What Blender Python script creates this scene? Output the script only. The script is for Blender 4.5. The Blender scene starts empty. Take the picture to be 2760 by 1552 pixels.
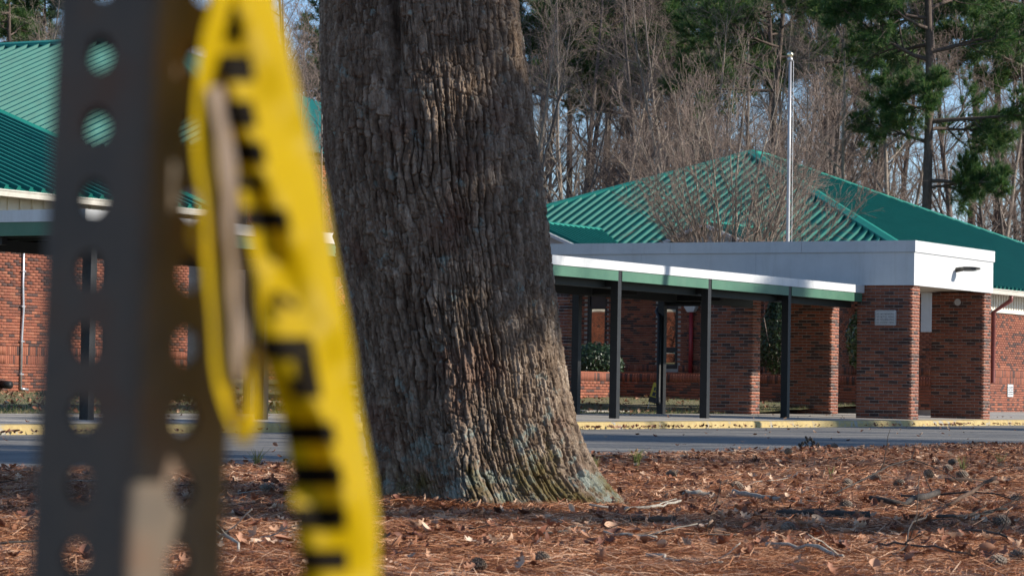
import bpy, math, random
import numpy as np
from mathutils import Vector, Matrix

# ------------------------------------------------------------------ camera, sky, sun, exposure
S = bpy.context.scene
COL = S.collection
cam_d = bpy.data.cameras.new('camera')
cam_d.sensor_width = 36.0
cam_d.lens = 36.0 * 8000 / 2760
cam_d.clip_start = 0.05
cam_d.clip_end = 3000
cam_d.dof.use_dof = True
cam_d.dof.focus_distance = 26.0
cam_d.dof.aperture_fstop = cam_d.lens / 7.2
cam = bpy.data.objects.new('camera', cam_d)
COL.objects.link(cam)
CAMZ = 0.66
PITCH = math.atan(265 / 8000)
cam.matrix_world = Matrix.Translation((0, 0, CAMZ)) @ Matrix.Rotation(math.pi / 2 + PITCH, 4, 'X') @ Matrix.Rotation(0.0168, 4, 'Z')
S.camera = cam

SUN_AZ = math.radians(-7.0)        # direction towards the sun, from +X
SUN_EL = math.radians(25.0)
W = bpy.data.worlds.new('World')
S.world = W
W.use_nodes = True
nt = W.node_tree
bg = nt.nodes['Background']
sky = nt.nodes.new('ShaderNodeTexSky')
sky.sky_type = 'NISHITA'
sky.sun_disc = False
sky.sun_elevation = SUN_EL
sky.sun_rotation = math.pi / 2 - SUN_AZ
sky.air_density = 1.0
sky.dust_density = 0.1
sky.altitude = 2500
sky.ozone_density = 2.6
nt.links.new(sky.outputs[0], bg.inputs[0])
bg.inputs[1].default_value = 0.125
sun_d = bpy.data.lights.new('sun', 'SUN')
sun_d.energy = 5.0
sun_d.angle = math.radians(0.55)
sun_d.color = (1.0, 0.92, 0.80)
sun = bpy.data.objects.new('sun', sun_d)
COL.objects.link(sun)
sdir = Vector((math.cos(SUN_AZ) * math.cos(SUN_EL), math.sin(SUN_AZ) * math.cos(SUN_EL), math.sin(SUN_EL)))
sun.rotation_euler = sdir.to_track_quat('Z', 'Y').to_euler()
sun.location = (30, -5, 30)
S.view_settings.view_transform = 'Standard'
S.view_settings.look = 'None'
S.view_settings.exposure = 0.52
S.view_settings.gamma = 1.0
S.view_settings.use_curve_mapping = False
S.render.engine = 'CYCLES'
S.cycles.max_bounces = 6
S.cycles.diffuse_bounces = 3
S.cycles.glossy_bounces = 3
S.cycles.transmission_bounces = 3
S.cycles.transparent_max_bounces = 4

rng = np.random.default_rng(11)
random.seed(5)

# ------------------------------------------------------------------ the school's own axes
ROT = math.radians(60.8)                  # local x = along the kerb (u), local y = across (v)
U = np.array((math.cos(ROT), math.sin(ROT)))
V = np.array((-math.sin(ROT), math.cos(ROT)))
OX, OY = 8.21, 60.8
def P(a, b, z=0.0):
    return (OX + a * U[0] + b * V[0], OY + a * U[1] + b * V[1], z)
def lawn_z(a, b):
    return 0.155 + 0.030 * max(0.0, min(a, 12.0)) + 0.012 * max(0.0, b - 3.6)

# ------------------------------------------------------------------ material helpers
def new_mat(name):
    m = bpy.data.materials.new(name)
    m.use_nodes = True
    return m, m.node_tree.nodes, m.node_tree.links, m.node_tree.nodes['Principled BSDF']
def ramp(N, stops, interp='LINEAR'):
    r = N.new('ShaderNodeValToRGB')
    r.color_ramp.interpolation = interp
    el = r.color_ramp.elements
    while len(el) < len(stops):
        el.new(0.5)
    for e, (p, c) in zip(el, stops):
        e.position = p
        e.color = (*c, 1)
    return r
def noise(N, L, scale, detail=4, rough=0.6, vec=None, dist=0.0):
    n = N.new('ShaderNodeTexNoise')
    n.inputs['Scale'].default_value = scale
    n.inputs['Detail'].default_value = detail
    n.inputs['Roughness'].default_value = rough
    n.inputs['Distortion'].default_value = dist
    if vec is not None:
        L.new(vec, n.inputs['Vector'])
    return n
def coords(N, L, kind='Object', scale=(1, 1, 1)):
    t = N.new('ShaderNodeTexCoord')
    mp = N.new('ShaderNodeMapping')
    mp.inputs['Scale'].default_value = scale
    L.new(t.outputs[kind], mp.inputs['Vector'])
    return mp.outputs[0]
def wcoords(N, L, scale=(1, 1, 1)):
    t = N.new('ShaderNodeNewGeometry')
    mp = N.new('ShaderNodeMapping')
    mp.inputs['Scale'].default_value = scale
    L.new(t.outputs['Position'], mp.inputs['Vector'])
    return mp.outputs[0]
def bump(N, L, hsock, B, strength, dist):
    b = N.new('ShaderNodeBump')
    b.inputs['Strength'].default_value = strength
    b.inputs['Distance'].default_value = dist
    L.new(hsock, b.inputs['Height'])
    L.new(b.outputs[0], B.inputs['Normal'])
def mix(N, L, fac, a, b, mode='MIX'):
    m = N.new('ShaderNodeMix')
    m.data_type = 'RGBA'
    m.blend_type = mode
    for sock, val in ((m.inputs[0], fac), (m.inputs[6], a), (m.inputs[7], b)):
        if hasattr(val, 'is_output'):
            L.new(val, sock)
        elif isinstance(val, (int, float)):
            sock.default_value = val
        else:
            sock.default_value = (*val, 1)
    return m.outputs[2]
def simple(name, c1, c2, scale=8, rough=0.6, metal=0.0, bmp=0.0, bd=0.005, world=True, sc=(1, 1, 1), spec=0.5):
    m, N, L, B = new_mat(name)
    v = wcoords(N, L, sc) if world else coords(N, L, 'Object', sc)
    n = noise(N, L, scale, 6, 0.65, v)
    r = ramp(N, [(0.3, c1), (0.7, c2)])
    L.new(n.outputs[0], r.inputs[0])
    L.new(r.outputs[0], B.inputs['Base Color'])
    B.inputs['Roughness'].default_value = rough
    B.inputs['Metallic'].default_value = metal
    B.inputs['Specular IOR Level'].default_value = spec
    if bmp:
        bump(N, L, n.outputs[0], B, bmp, bd)
    return m

BRICK_STOPS = [(0.0, (0.068, 0.040, 0.036)), (0.20, (0.105, 0.050, 0.040)), (0.23, (0.195, 0.066, 0.040)), (0.5, (0.285, 0.094, 0.052)),
               (0.78, (0.25, 0.078, 0.045)), (1.0, (0.34, 0.13, 0.074))]
def brick_mat(name, island):
    m, N, L, B = new_mat(name)
    r = ramp(N, BRICK_STOPS)
    if island:
        g = N.new('ShaderNodeNewGeometry')
        L.new(g.outputs['Random Per Island'], r.inputs[0])
    else:
        o = N.new('ShaderNodeObjectInfo')
        L.new(o.outputs['Random'], r.inputs[0])
    v = wcoords(N, L)
    n = noise(N, L, 35, 5, 0.7, v)
    big = noise(N, L, 0.9, 4, 0.6, v)
    c = mix(N, L, 0.35, r.outputs[0], n.outputs[0], 'OVERLAY')
    rb = ramp(N, [(0.35, (0.78, 0.78, 0.80)), (0.65, (1.05, 1.02, 1.0))])
    L.new(big.outputs[0], rb.inputs[0])
    c = mix(N, L, 1.0, c, rb.outputs[0], 'MULTIPLY')
    L.new(c, B.inputs['Base Color'])
    B.inputs['Roughness'].default_value = 0.85
    bump(N, L, n.outputs[0], B, 0.4, 0.006)
    return m
M = {}
M['brick'] = brick_mat('brick', False)
M['brick_mass'] = brick_mat('brick_mass', True)
M['mortar'] = simple('mortar', (0.30, 0.265, 0.235), (0.44, 0.40, 0.36), 6, 0.95, bmp=0.3, bd=0.004)
M['white'] = simple('white_paint', (0.53, 0.54, 0.55), (0.60, 0.61, 0.62), 1.4, 0.5, sc=(1, 1, 3))
M['cream'] = simple('cream_paint', (0.66, 0.63, 0.55), (0.76, 0.73, 0.65), 2, 0.55)
M['gutter'] = simple('gutter_paint', (0.40, 0.38, 0.33), (0.52, 0.49, 0.43), 5, 0.5)
M['soffit'] = simple('soffit', (0.46, 0.42, 0.35), (0.54, 0.50, 0.42), 2, 0.8)
M['green'] = simple('roof_green', (0.0015, 0.090, 0.072), (0.003, 0.115, 0.092), 1.2, 0.5, sc=(1, 1, 1), spec=0.22)
M['green_cap_sunlit'] = simple('roof_cap_green_sunlit', (0.012, 0.20, 0.15), (0.02, 0.24, 0.18), 2, 0.45, spec=0.3)  # paler than the roof: the caps' sunlit gleam is put into the colour
M['walk_green'] = simple('walkway_green', (0.055, 0.14, 0.095), (0.085, 0.185, 0.125), 2, 0.5)
M['dark_deck'] = simple('dark_deck', (0.008, 0.012, 0.011), (0.015, 0.02, 0.018), 2, 0.7)
M['black_metal'] = simple('black_metal', (0.006, 0.0065, 0.0075), (0.013, 0.014, 0.016), 6, 0.55, bmp=0.1, spec=0.35)
M['galv'] = simple('galvanised', (0.42, 0.43, 0.46), (0.60, 0.61, 0.64), 20, 0.35, 0.7)
M['alu'] = simple('flagpole_metal', (0.34, 0.345, 0.36), (0.46, 0.465, 0.48), 9, 0.45, 0.4)
M['gold'] = simple('gold_ball', (0.70, 0.62, 0.42), (0.82, 0.74, 0.52), 9, 0.2, 0.9)
M['downspout'] = simple('downspout_red', (0.155, 0.040, 0.036), (0.22, 0.062, 0.055), 6, 0.5)
M['red_pipe'] = simple('red_pipe', (0.26, 0.018, 0.022), (0.34, 0.03, 0.035), 6, 0.45)
M['frame'] = simple('window_frame', (0.010, 0.009, 0.009), (0.017, 0.014, 0.013), 6, 0.5)
M['panel'] = simple('window_panel', (0.018, 0.013, 0.017), (0.026, 0.02, 0.024), 6, 0.4)
M['lamp'] = simple('lamp_bronze', (0.045, 0.042, 0.036), (0.09, 0.085, 0.07), 12, 0.45, 0.3)
M['lens'] = simple('lamp_lens', (0.5, 0.5, 0.47), (0.6, 0.6, 0.56), 12, 0.2)
M['sign_face'] = simple('sign_face', (0.52, 0.53, 0.54), (0.60, 0.61, 0.62), 6, 0.45)
M['sign_ink'] = simple('sign_ink', (0.03, 0.03, 0.045), (0.05, 0.05, 0.065), 6, 0.6)
M['yellow_board'] = simple('yellow_board', (0.55, 0.40, 0.04), (0.68, 0.5, 0.06), 6, 0.5)
M['grey_board'] = simple('grey_board', (0.42, 0.43, 0.45), (0.5, 0.51, 0.53), 6, 0.6)
def painted(name, c1, c2, rough, grime, spec=0.4, streak=(5, 5, 0.5)):
    m, N, L, B = new_mat(name)
    v = wcoords(N, L, streak)
    v2 = wcoords(N, L)
    n = noise(N, L, 1.0, 6, 0.7, v)
    n2 = noise(N, L, 1.7, 7, 0.7, v2)
    r = ramp(N, [(0.3, c1), (0.7, c2)])
    L.new(n2.outputs[0], r.inputs[0])
    rg = ramp(N, [(0.52, (0, 0, 0)), (0.78, (0.45, 0.45, 0.45))])
    L.new(n.outputs[0], rg.inputs[0])
    c = mix(N, L, rg.outputs[0], r.outputs[0], grime)
    L.new(c, B.inputs['Base Color'])
    B.inputs['Roughness'].default_value = rough
    B.inputs['Specular IOR Level'].default_value = spec
    return m
M['white'] = painted('white_paint', (0.52, 0.53, 0.54), (0.61, 0.62, 0.63), 0.5, (0.36, 0.36, 0.34))
M['green'] = painted('roof_green', (0.002, 0.105, 0.084), (0.005, 0.145, 0.115), 0.46, (0.018, 0.15, 0.12), 0.28, (2, 2, 0.7))
M['walk_green'] = painted('walkway_green', (0.05, 0.135, 0.09), (0.08, 0.18, 0.12), 0.5, (0.09, 0.15, 0.11), 0.3)
def glass_mat():
    m, N, L, B = new_mat('mirror_glass')
    B.inputs['Base Color'].default_value = (0.60, 0.56, 0.50, 1)
    B.inputs['Metallic'].default_value = 1.0
    B.inputs['Roughness'].default_value = 0.02
    return m
M['glass'] = glass_mat()

def asphalt():
    m, N, L, B = new_mat('asphalt')
    v = wcoords(N, L)
    n = noise(N, L, 140, 3, 0.8, v)
    big = noise(N, L, 0.5, 5, 0.65, v)
    r = ramp(N, [(0.25, (0.115, 0.110, 0.102)), (0.55, (0.195, 0.186, 0.172)), (0.8, (0.33, 0.315, 0.29))])
    L.new(n.outputs[0], r.inputs[0])
    rb = ramp(N, [(0.35, (0.80, 0.80, 0.82)), (0.65, (1.1, 1.08, 1.05))])
    L.new(big.outputs[0], rb.inputs[0])
    c = mix(N, L, 1.0, r.outputs[0], rb.outputs[0], 'MULTIPLY')
    tg = N.new('ShaderNodeNewGeometry')
    mp2 = N.new('ShaderNodeMapping'); mp2.vector_type = 'TEXTURE'
    mp2.inputs['Rotation'].default_value = (0, 0, ROT); mp2.inputs['Scale'].default_value = (6.0, 0.35, 1)
    L.new(tg.outputs['Position'], mp2.inputs['Vector'])
    ns = noise(N, L, 1.0, 6, 0.7, mp2.outputs[0])
    rs = ramp(N, [(0.3, (0.66, 0.66, 0.67)), (0.5, (1.0, 1.0, 1.0)), (0.72, (1.4, 1.36, 1.28))])
    L.new(ns.outputs[0], rs.inputs[0])
    c = mix(N, L, 1.0, c, rs.outputs[0], 'MULTIPLY')
    vo = N.new('ShaderNodeTexVoronoi')
    vo.feature = 'DISTANCE_TO_EDGE'
    vo.inputs['Scale'].default_value = 0.55
    wn = noise(N, L, 1.5, 4, 0.6, v)
    add = N.new('ShaderNodeVectorMath')
    add.operation = 'ADD'
    L.new(v, add.inputs[0]); L.new(wn.outputs[1], add.inputs[1])
    L.new(add.outputs[0], vo.inputs['Vector'])
    rc = ramp(N, [(0.0, (1, 1, 1)), (0.012, (0, 0, 0))])
    L.new(vo.outputs[0], rc.inputs[0])
    c = mix(N, L, rc.outputs[0], c, (0.05, 0.05, 0.052))
    L.new(c, B.inputs['Base Color'])
    B.inputs['Roughness'].default_value = 0.8
    bump(N, L, n.outputs[0], B, 0.5, 0.006)
    return m
M['asphalt'] = asphalt()
def concrete(name, lo, hi, joints=False):
    m, N, L, B = new_mat(name)
    v = wcoords(N, L)
    n = noise(N, L, 3, 8, 0.7, v)
    f = noise(N, L, 90, 3, 0.7, v)
    r = ramp(N, [(0.3, lo), (0.7, hi)])
    L.new(n.outputs[0], r.inputs[0])
    c = mix(N, L, 0.25, r.outputs[0], f.outputs[0], 'OVERLAY')
    L.new(c, B.inputs['Base Color'])
    B.inputs['Roughness'].default_value = 0.9
    bump(N, L, f.outputs[0], B, 0.3, 0.004)
    return m
M['concrete'] = concrete('concrete', (0.27, 0.245, 0.215), (0.40, 0.37, 0.33))
def kerb_mat():
    m, N, L, B = new_mat('yellow_kerb_paint')
    v = wcoords(N, L)
    n = noise(N, L, 1.6, 8, 0.72, v)
    f = noise(N, L, 9, 6, 0.7, v)
    r = ramp(N, [(0.48, (0.30, 0.285, 0.25)), (0.54, (0.37, 0.27, 0.10)), (0.75, (0.44, 0.34, 0.15))])
    a = N.new('ShaderNodeMath'); a.operation = 'MULTIPLY_ADD'
    a.inputs[1].default_value = 0.45
    L.new(f.outputs[0], a.inputs[0])
    b = N.new('ShaderNodeMath'); b.operation = 'MULTIPLY'
    b.inputs[1].default_value = 0.72
    L.new(n.outputs[0], b.inputs[0]); L.new(b.outputs[0], a.inputs[2])
    L.new(a.outputs[0], r.inputs[0])
    c = mix(N, L, 0.3, r.outputs[0], f.outputs[0], 'OVERLAY')
    L.new(c, B.inputs['Base Color'])
    B.inputs['Roughness'].default_value = 0.75
    bump(N, L, f.outputs[0], B, 0.4, 0.01)
    return m
M['kerb'] = kerb_mat()

def litter(name):
    m, N, L, B = new_mat(name)
    v = wcoords(N, L, (1, 1, 1))
    n1 = noise(N, L, 26, 8, 0.75, v, 1.5)
    n2 = noise(N, L, 1.1, 4, 0.6, v)
    r = ramp(N, [(0.28, (0.035, 0.015, 0.008)), (0.5, (0.13, 0.050, 0.020)), (0.68, (0.24, 0.105, 0.045))])
    L.new(n1.outputs[0], r.inputs[0])
    rb = ramp(N, [(0.35, (0.72, 0.7, 0.68)), (0.65, (1.1, 1.05, 1.0))])
    L.new(n2.outputs[0], rb.inputs[0])
    c = mix(N, L, 1.0, r.outputs[0], rb.outputs[0], 'MULTIPLY')
    L.new(c, B.inputs['Base Color'])
    B.inputs['Roughness'].default_value = 0.95
    bump(N, L, n1.outputs[0], B, 0.8, 0.03)
    return m
M['litter'] = litter('pine_litter_soil')
def lawn_m():
    m, N, L, B = new_mat('winter_lawn')
    v = wcoords(N, L)
    n1 = noise(N, L, 1.3, 5, 0.65, v)
    n2 = noise(N, L, 30, 5, 0.7, v)
    r = ramp(N, [(0.35, (0.085, 0.11, 0.035)), (0.5, (0.17, 0.155, 0.075)), (0.68, (0.25, 0.205, 0.12))])
    L.new(n1.outputs[0], r.inputs[0])
    c = mix(N, L, 0.5, r.outputs[0], n2.outputs[0], 'OVERLAY')
    L.new(c, B.inputs['Base Color'])
    B.inputs['Roughness'].default_value = 0.95
    bump(N, L, n2.outputs[0], B, 0.8, 0.04)
    return m
M['lawn'] = lawn_m()
def blade_mat(name, stops, transl=0.3, rough=0.7, spec=0.3, drift=False):
    m, N, L, B = new_mat(name)
    g = N.new('ShaderNodeNewGeometry')
    r = ramp(N, stops)
    if drift:                                        # weathered and fresh drifts
        vd = wcoords(N, L, (1, 1, 0))
        nd = noise(N, L, 1.6, 4, 0.6, vd)
        ma = N.new('ShaderNodeMath'); ma.operation = 'MULTIPLY_ADD'
        ma.inputs[1].default_value = 0.55; ma.inputs[2].default_value = -0.02
        L.new(g.outputs['Random Per Island'], ma.inputs[0])
        mb_ = N.new('ShaderNodeMath'); mb_.operation = 'MULTIPLY_ADD'
        mb_.inputs[1].default_value = 0.9
        L.new(nd.outputs[0], mb_.inputs[0])
        sb_ = N.new('ShaderNodeMath'); sb_.operation = 'SUBTRACT'; sb_.inputs[1].default_value = 0.12
        L.new(ma.outputs[0], sb_.inputs[0]); L.new(sb_.outputs[0], mb_.inputs[2])
        L.new(mb_.outputs[0], r.inputs[0])
    else:
        L.new(g.outputs['Random Per Island'], r.inputs[0])
    L.new(r.outputs[0], B.inputs['Base Color'])
    B.inputs['Roughness'].default_value = rough
    B.inputs['Specular IOR Level'].default_value = spec
    if transl:
        t = N.new('ShaderNodeBsdfTranslucent')
        L.new(r.outputs[0], t.inputs[0])
        mx = N.new('ShaderNodeMixShader')
        mx.inputs[0].default_value = transl
        out = N['Material Output']
        L.new(B.outputs[0], mx.inputs[1]); L.new(t.outputs[0], mx.inputs[2])
        L.new(mx.outputs[0], out.inputs[0])
    return m
M['straw'] = blade_mat('pine_straw', [(0, (0.055, 0.022, 0.012)), (0.38, (0.23, 0.082, 0.036)), (0.66, (0.50, 0.225, 0.105)), (0.95, (0.84, 0.58, 0.40))], 0.12, 0.6, 0.4, drift=True)
M['dead_leaf'] = blade_mat('dead_leaves', [(0, (0.09, 0.036, 0.024)), (0.4, (0.24, 0.090, 0.048)), (0.75, (0.42, 0.22, 0.13)), (1, (0.62, 0.44, 0.31))], 0.15, 0.65, 0.3)
M['grass'] = blade_mat('grass_blades', [(0, (0.05, 0.10, 0.02)), (0.35, (0.10, 0.15, 0.04)), (0.55, (0.24, 0.20, 0.10)), (1, (0.36, 0.29, 0.17))], 0.3)
M['tuft'] = blade_mat('tuft_blades', [(0, (0.12, 0.17, 0.04)), (0.5, (0.22, 0.24, 0.08)), (1, (0.36, 0.28, 0.14))], 0.3)
M['needle'] = blade_mat('pine_needles', [(0, (0.022, 0.070, 0.024)), (0.5, (0.052, 0.130, 0.038)), (0.85, (0.12, 0.20, 0.055)), (1, (0.23, 0.26, 0.08))], 0.4, 0.5, 0.4)
M['shrub'] = blade_mat('evergreen_leaves', [(0, (0.010, 0.026, 0.010)), (0.6, (0.022, 0.050, 0.018)), (1, (0.050, 0.090, 0.032))], 0.15, 0.4, 0.5)
M['magnolia'] = blade_mat('glossy_leaves', [(0, (0.020, 0.046, 0.012)), (0.6, (0.045, 0.085, 0.022)), (1, (0.11, 0.14, 0.045))], 0.15, 0.3, 0.6)
def obj_leaf():
    m, N, L, B = new_mat('single_dead_leaf')
    o = N.new('ShaderNodeObjectInfo')
    r = ramp(N, [(0, (0.10, 0.035, 0.022)), (0.4, (0.25, 0.090, 0.048)), (0.75, (0.44, 0.24, 0.14)), (1, (0.64, 0.48, 0.36))])
    L.new(o.outputs['Random'], r.inputs[0])
    v = coords(N, L, 'Object')
    n = noise(N, L, 60, 4, 0.6, v)
    c = mix(N, L, 0.4, r.outputs[0], n.outputs[0], 'OVERLAY')
    L.new(c, B.inputs['Base Color'])
    B.inputs['Roughness'].default_value = 0.7
    return m
M['leaf1'] = obj_leaf()
M['bark_grey'] = simple('bark_grey', (0.06, 0.047, 0.04), (0.19, 0.155, 0.135), 3.0, 0.95, sc=(6, 6, 1.2), bmp=0.5, bd=0.02)
M['bark_pale'] = simple('bark_pale', (0.14, 0.115, 0.095), (0.34, 0.285, 0.235), 2.5, 0.9, sc=(6, 6, 1.2), bmp=0.4, bd=0.02)
M['bark_pine'] = simple('bark_pine', (0.055, 0.042, 0.036), (0.145, 0.105, 0.085), 3.0, 0.95, sc=(5, 5, 1.5), bmp=0.6, bd=0.03)
M['twig'] = simple('twig_brown', (0.15, 0.108, 0.088), (0.30, 0.23, 0.19), 0.6, 0.9)
M['twig_pale'] = simple('twig_pale', (0.20, 0.165, 0.13), (0.42, 0.36, 0.285), 0.8, 0.85)
M['stick_dark'] = simple('stick_dark', (0.020, 0.017, 0.016), (0.085, 0.068, 0.056), 40, 0.9, bmp=0.6, bd=0.004)
M['stick_pale'] = simple('stick_pale', (0.20, 0.175, 0.145), (0.46, 0.42, 0.36), 45, 0.85, bmp=0.5, bd=0.004)
M['stick_brown'] = simple('stick_brown', (0.06, 0.035, 0.024), (0.16, 0.095, 0.06), 40, 0.9, bmp=0.5, bd=0.004)
M['cone'] = simple('cone_scale', (0.06, 0.043, 0.034), (0.34, 0.27, 0.21), 70, 0.8)

M['vase_bark'] = simple('grey_stem_bark', (0.10, 0.082, 0.066), (0.33, 0.28, 0.225), 1.4, 0.85)
# oak bark
def oak_bark():
    m, N, L, B = new_mat('oak_bark')
    v = wcoords(N, L, (1, 1, 0.35))
    v1 = wcoords(N, L)
    n = noise(N, L, 22, 8, 0.75, v)
    nf = noise(N, L, 120, 4, 0.7, v)
    r = ramp(N, [(0.28, (0.062, 0.040, 0.028)), (0.5, (0.215, 0.156, 0.112)), (0.72, (0.47, 0.38, 0.29))])
    L.new(n.outputs[0], r.inputs[0])
    c = mix(N, L, 0.3, r.outputs[0], nf.outputs[0], 'OVERLAY')
    at = N.new('ShaderNodeAttribute'); at.attribute_name = 'plate'
    ra_ = ramp(N, [(0.2, (0.62, 0.58, 0.55)), (0.55, (1.0, 1.0, 1.0)), (0.9, (1.25, 1.27, 1.3))])
    L.new(at.outputs['Fac'], ra_.inputs[0])
    c = mix(N, L, 1.0, c, ra_.outputs[0], 'MULTIPLY')
    # rusty patches
    nr = noise(N, L, 2.4, 3, 0.5, v1)
    rr = ramp(N, [(0.56, (0, 0, 0)), (0.7, (0.55, 0.55, 0.55))])
    L.new(nr.outputs[0], rr.inputs[0])
    c = mix(N, L, rr.outputs[0], c, (0.15, 0.068, 0.046))
    # height
    sx = N.new('ShaderNodeSeparateXYZ')
    L.new(v1, sx.inputs[0])
    hz = N.new('ShaderNodeMapRange')
    hz.inputs[1].default_value = 0.75; hz.inputs[2].default_value = 0.1
    L.new(sx.outputs[2], hz.inputs[0])
    # lichen
    nl = noise(N, L, 7.5, 7, 0.68, v1)
    mu = N.new('ShaderNodeMath'); mu.operation = 'MULTIPLY_ADD'
    mu.inputs[1].default_value = 0.10
    L.new(hz.outputs[0], mu.inputs[0]); L.new(nl.outputs[0], mu.inputs[2])
    rl = ramp(N, [(0.605, (0, 0, 0)), (0.66, (0.75, 0.75, 0.75))])
    L.new(mu.outputs[0], rl.inputs[0])
    c = mix(N, L, rl.outputs[0], c, (0.27, 0.32, 0.285))
    # moss
    nm = noise(N, L, 4.0, 7, 0.7, v1)
    mm = N.new('ShaderNodeMath'); mm.operation = 'MULTIPLY_ADD'
    mm.inputs[1].default_value = 0.20
    L.new(hz.outputs[0], mm.inputs[0]); L.new(nm.outputs[0], mm.inputs[2])
    rm = ramp(N, [(0.655, (0, 0, 0)), (0.78, (0.72, 0.72, 0.72))])
    L.new(mm.outputs[0], rm.inputs[0])
    c = mix(N, L, rm.outputs[0], c, (0.118, 0.092, 0.022))
    L.new(c, B.inputs['Base Color'])
    B.inputs['Roughness'].default_value = 0.95
    B.inputs['Specular IOR Level'].default_value = 0.2
    hs = N.new('ShaderNodeMath'); hs.operation = 'ADD'
    fl_ = noise(N, L, 55, 5, 0.7, v, 0.6)
    L.new(fl_.outputs[0], hs.inputs[0]); L.new(nf.outputs[0], hs.inputs[1])
    bump(N, L, hs.outputs[0], B, 0.85, 0.012)
    return m
M['oak'] = oak_bark()
def post_mat():
    m, N, L, B = new_mat('weathered_steel')
    v = wcoords(N, L)
    n = noise(N, L, 24, 6, 0.65, v)
    r = ramp(N, [(0.30, (0.062, 0.052, 0.042)), (0.52, (0.105, 0.078, 0.054)), (0.72, (0.125, 0.062, 0.032))])
    L.new(n.outputs[0], r.inputs[0])
    L.new(r.outputs[0], B.inputs['Base Color'])
    B.inputs['Roughness'].default_value = 0.75
    B.inputs['Metallic'].default_value = 0.0
    return m
M['post'] = post_mat()
def tape_mat(name, col, tr):
    m, N, L, B = new_mat(name)
    v = wcoords(N, L)
    n = noise(N, L, 30, 3, 0.5, v)
    c = mix(N, L, n.outputs[0], tuple(0.86 * x for x in col), col)
    L.new(c, B.inputs['Base Color'])
    B.inputs['Roughness'].default_value = 0.5
    B.inputs['Specular IOR Level'].default_value = 0.15
    t = N.new('ShaderNodeBsdfTranslucent')
    L.new(c, t.inputs[0])
    mx = N.new('ShaderNodeMixShader')
    mx.inputs[0].default_value = tr
    L.new(B.outputs[0], mx.inputs[1]); L.new(t.outputs[0], mx.inputs[2])
    L.new(mx.outputs[0], N['Material Output'].inputs[0])
    return m
M['tape'] = tape_mat('yellow_tape', (0.60, 0.40, 0.0012), 0.45)
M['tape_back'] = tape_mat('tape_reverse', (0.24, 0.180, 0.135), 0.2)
M['tape_ink'] = simple('tape_ink', (0.006, 0.004, 0.002), (0.010, 0.007, 0.004), 20, 0.7, spec=0.05)

# ------------------------------------------------------------------ mesh and object helpers
def mesh_np(name, v, f, smooth=False):
    """v (N,3) floats; f (M,k) ints, all faces k-gons"""
    v = np.asarray(v, dtype=np.float32); f = np.asarray(f, dtype=np.int32)
    me = bpy.data.meshes.new(name)
    me.vertices.add(len(v)); me.vertices.foreach_set('co', v.ravel())
    k = f.shape[1]
    me.loops.add(f.size); me.loops.foreach_set('vertex_index', f.ravel())
    me.polygons.add(len(f))
    me.polygons.foreach_set('loop_start', np.arange(0, f.size, k, dtype=np.int32))
    me.polygons.foreach_set('loop_total', np.full(len(f), k, dtype=np.int32))
    if smooth:
        me.polygons.foreach_set('use_smooth', np.ones(len(f), dtype=bool))
    me.update(calc_edges=True)
    return me
def obj(name, me, mat=None, parent=None, loc=(0, 0, 0), rz=0.0, label=None, cat=None, group=None, kind=None):
    o = bpy.data.objects.new(name, me)
    COL.objects.link(o)
    if mat is not None and me is not None and not me.materials:
        me.materials.append(mat)
    o.parent = parent
    o.location = loc
    o.rotation_euler = (0, 0, rz)
    if label: o['label'] = label
    if cat: o['category'] = cat
    if group: o['group'] = group
    if kind: o['kind'] = kind
    return o
def thing(name, label, cat, loc=(0, 0, 0), rz=0.0, group=None):
    return obj(name, None, None, None, loc, rz, label, cat, group)
BF = np.array([(0, 3, 2, 1), (4, 5, 6, 7), (0, 1, 5, 4), (1, 2, 6, 5), (2, 3, 7, 6), (3, 0, 4, 7)])
def box_v(x0, y0, z0, x1, y1, z1):
    return np.array([(x0, y0, z0), (x1, y0, z0), (x1, y1, z0), (x0, y1, z0), (x0, y0, z1), (x1, y0, z1), (x1, y1, z1), (x0, y1, z1)], dtype=float)
class MB:
    def __init__(self): self.v = []; self.f = []; self.n = 0
    def add(self, v, f):
        v = np.asarray(v, float)
        self.v.append(v)
        for q in f: self.f.append([int(i) + self.n for i in q])
        self.n += len(v)
        return self
    def box(self, *a): return self.add(box_v(*a), BF)
    def boxm(self, mat, *a):
        v = box_v(*a)
        mm = np.array(mat)
        return self.add(v @ mm[:3, :3].T + mm[:3, 3], BF)
    def tube(self, pts, radii, n=8, caps=True):
        v, f = tube_np(pts, radii, n)
        if caps:
            f = [list(q) for q in f] + [list(range(n))[::-1], [len(v) - n + i for i in range(n)]]
        return self.add(v, f)
    def build(self, name, mat=None, parent=None, smooth=False, **k):
        me = bpy.data.meshes.new(name)
        me.from_pydata(np.concatenate(self.v).tolist(), [], self.f)
        me.update()
        if smooth:
            me.polygons.foreach_set('use_smooth', [True] * len(me.polygons))
        return obj(name, me, mat, parent, **k)
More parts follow.
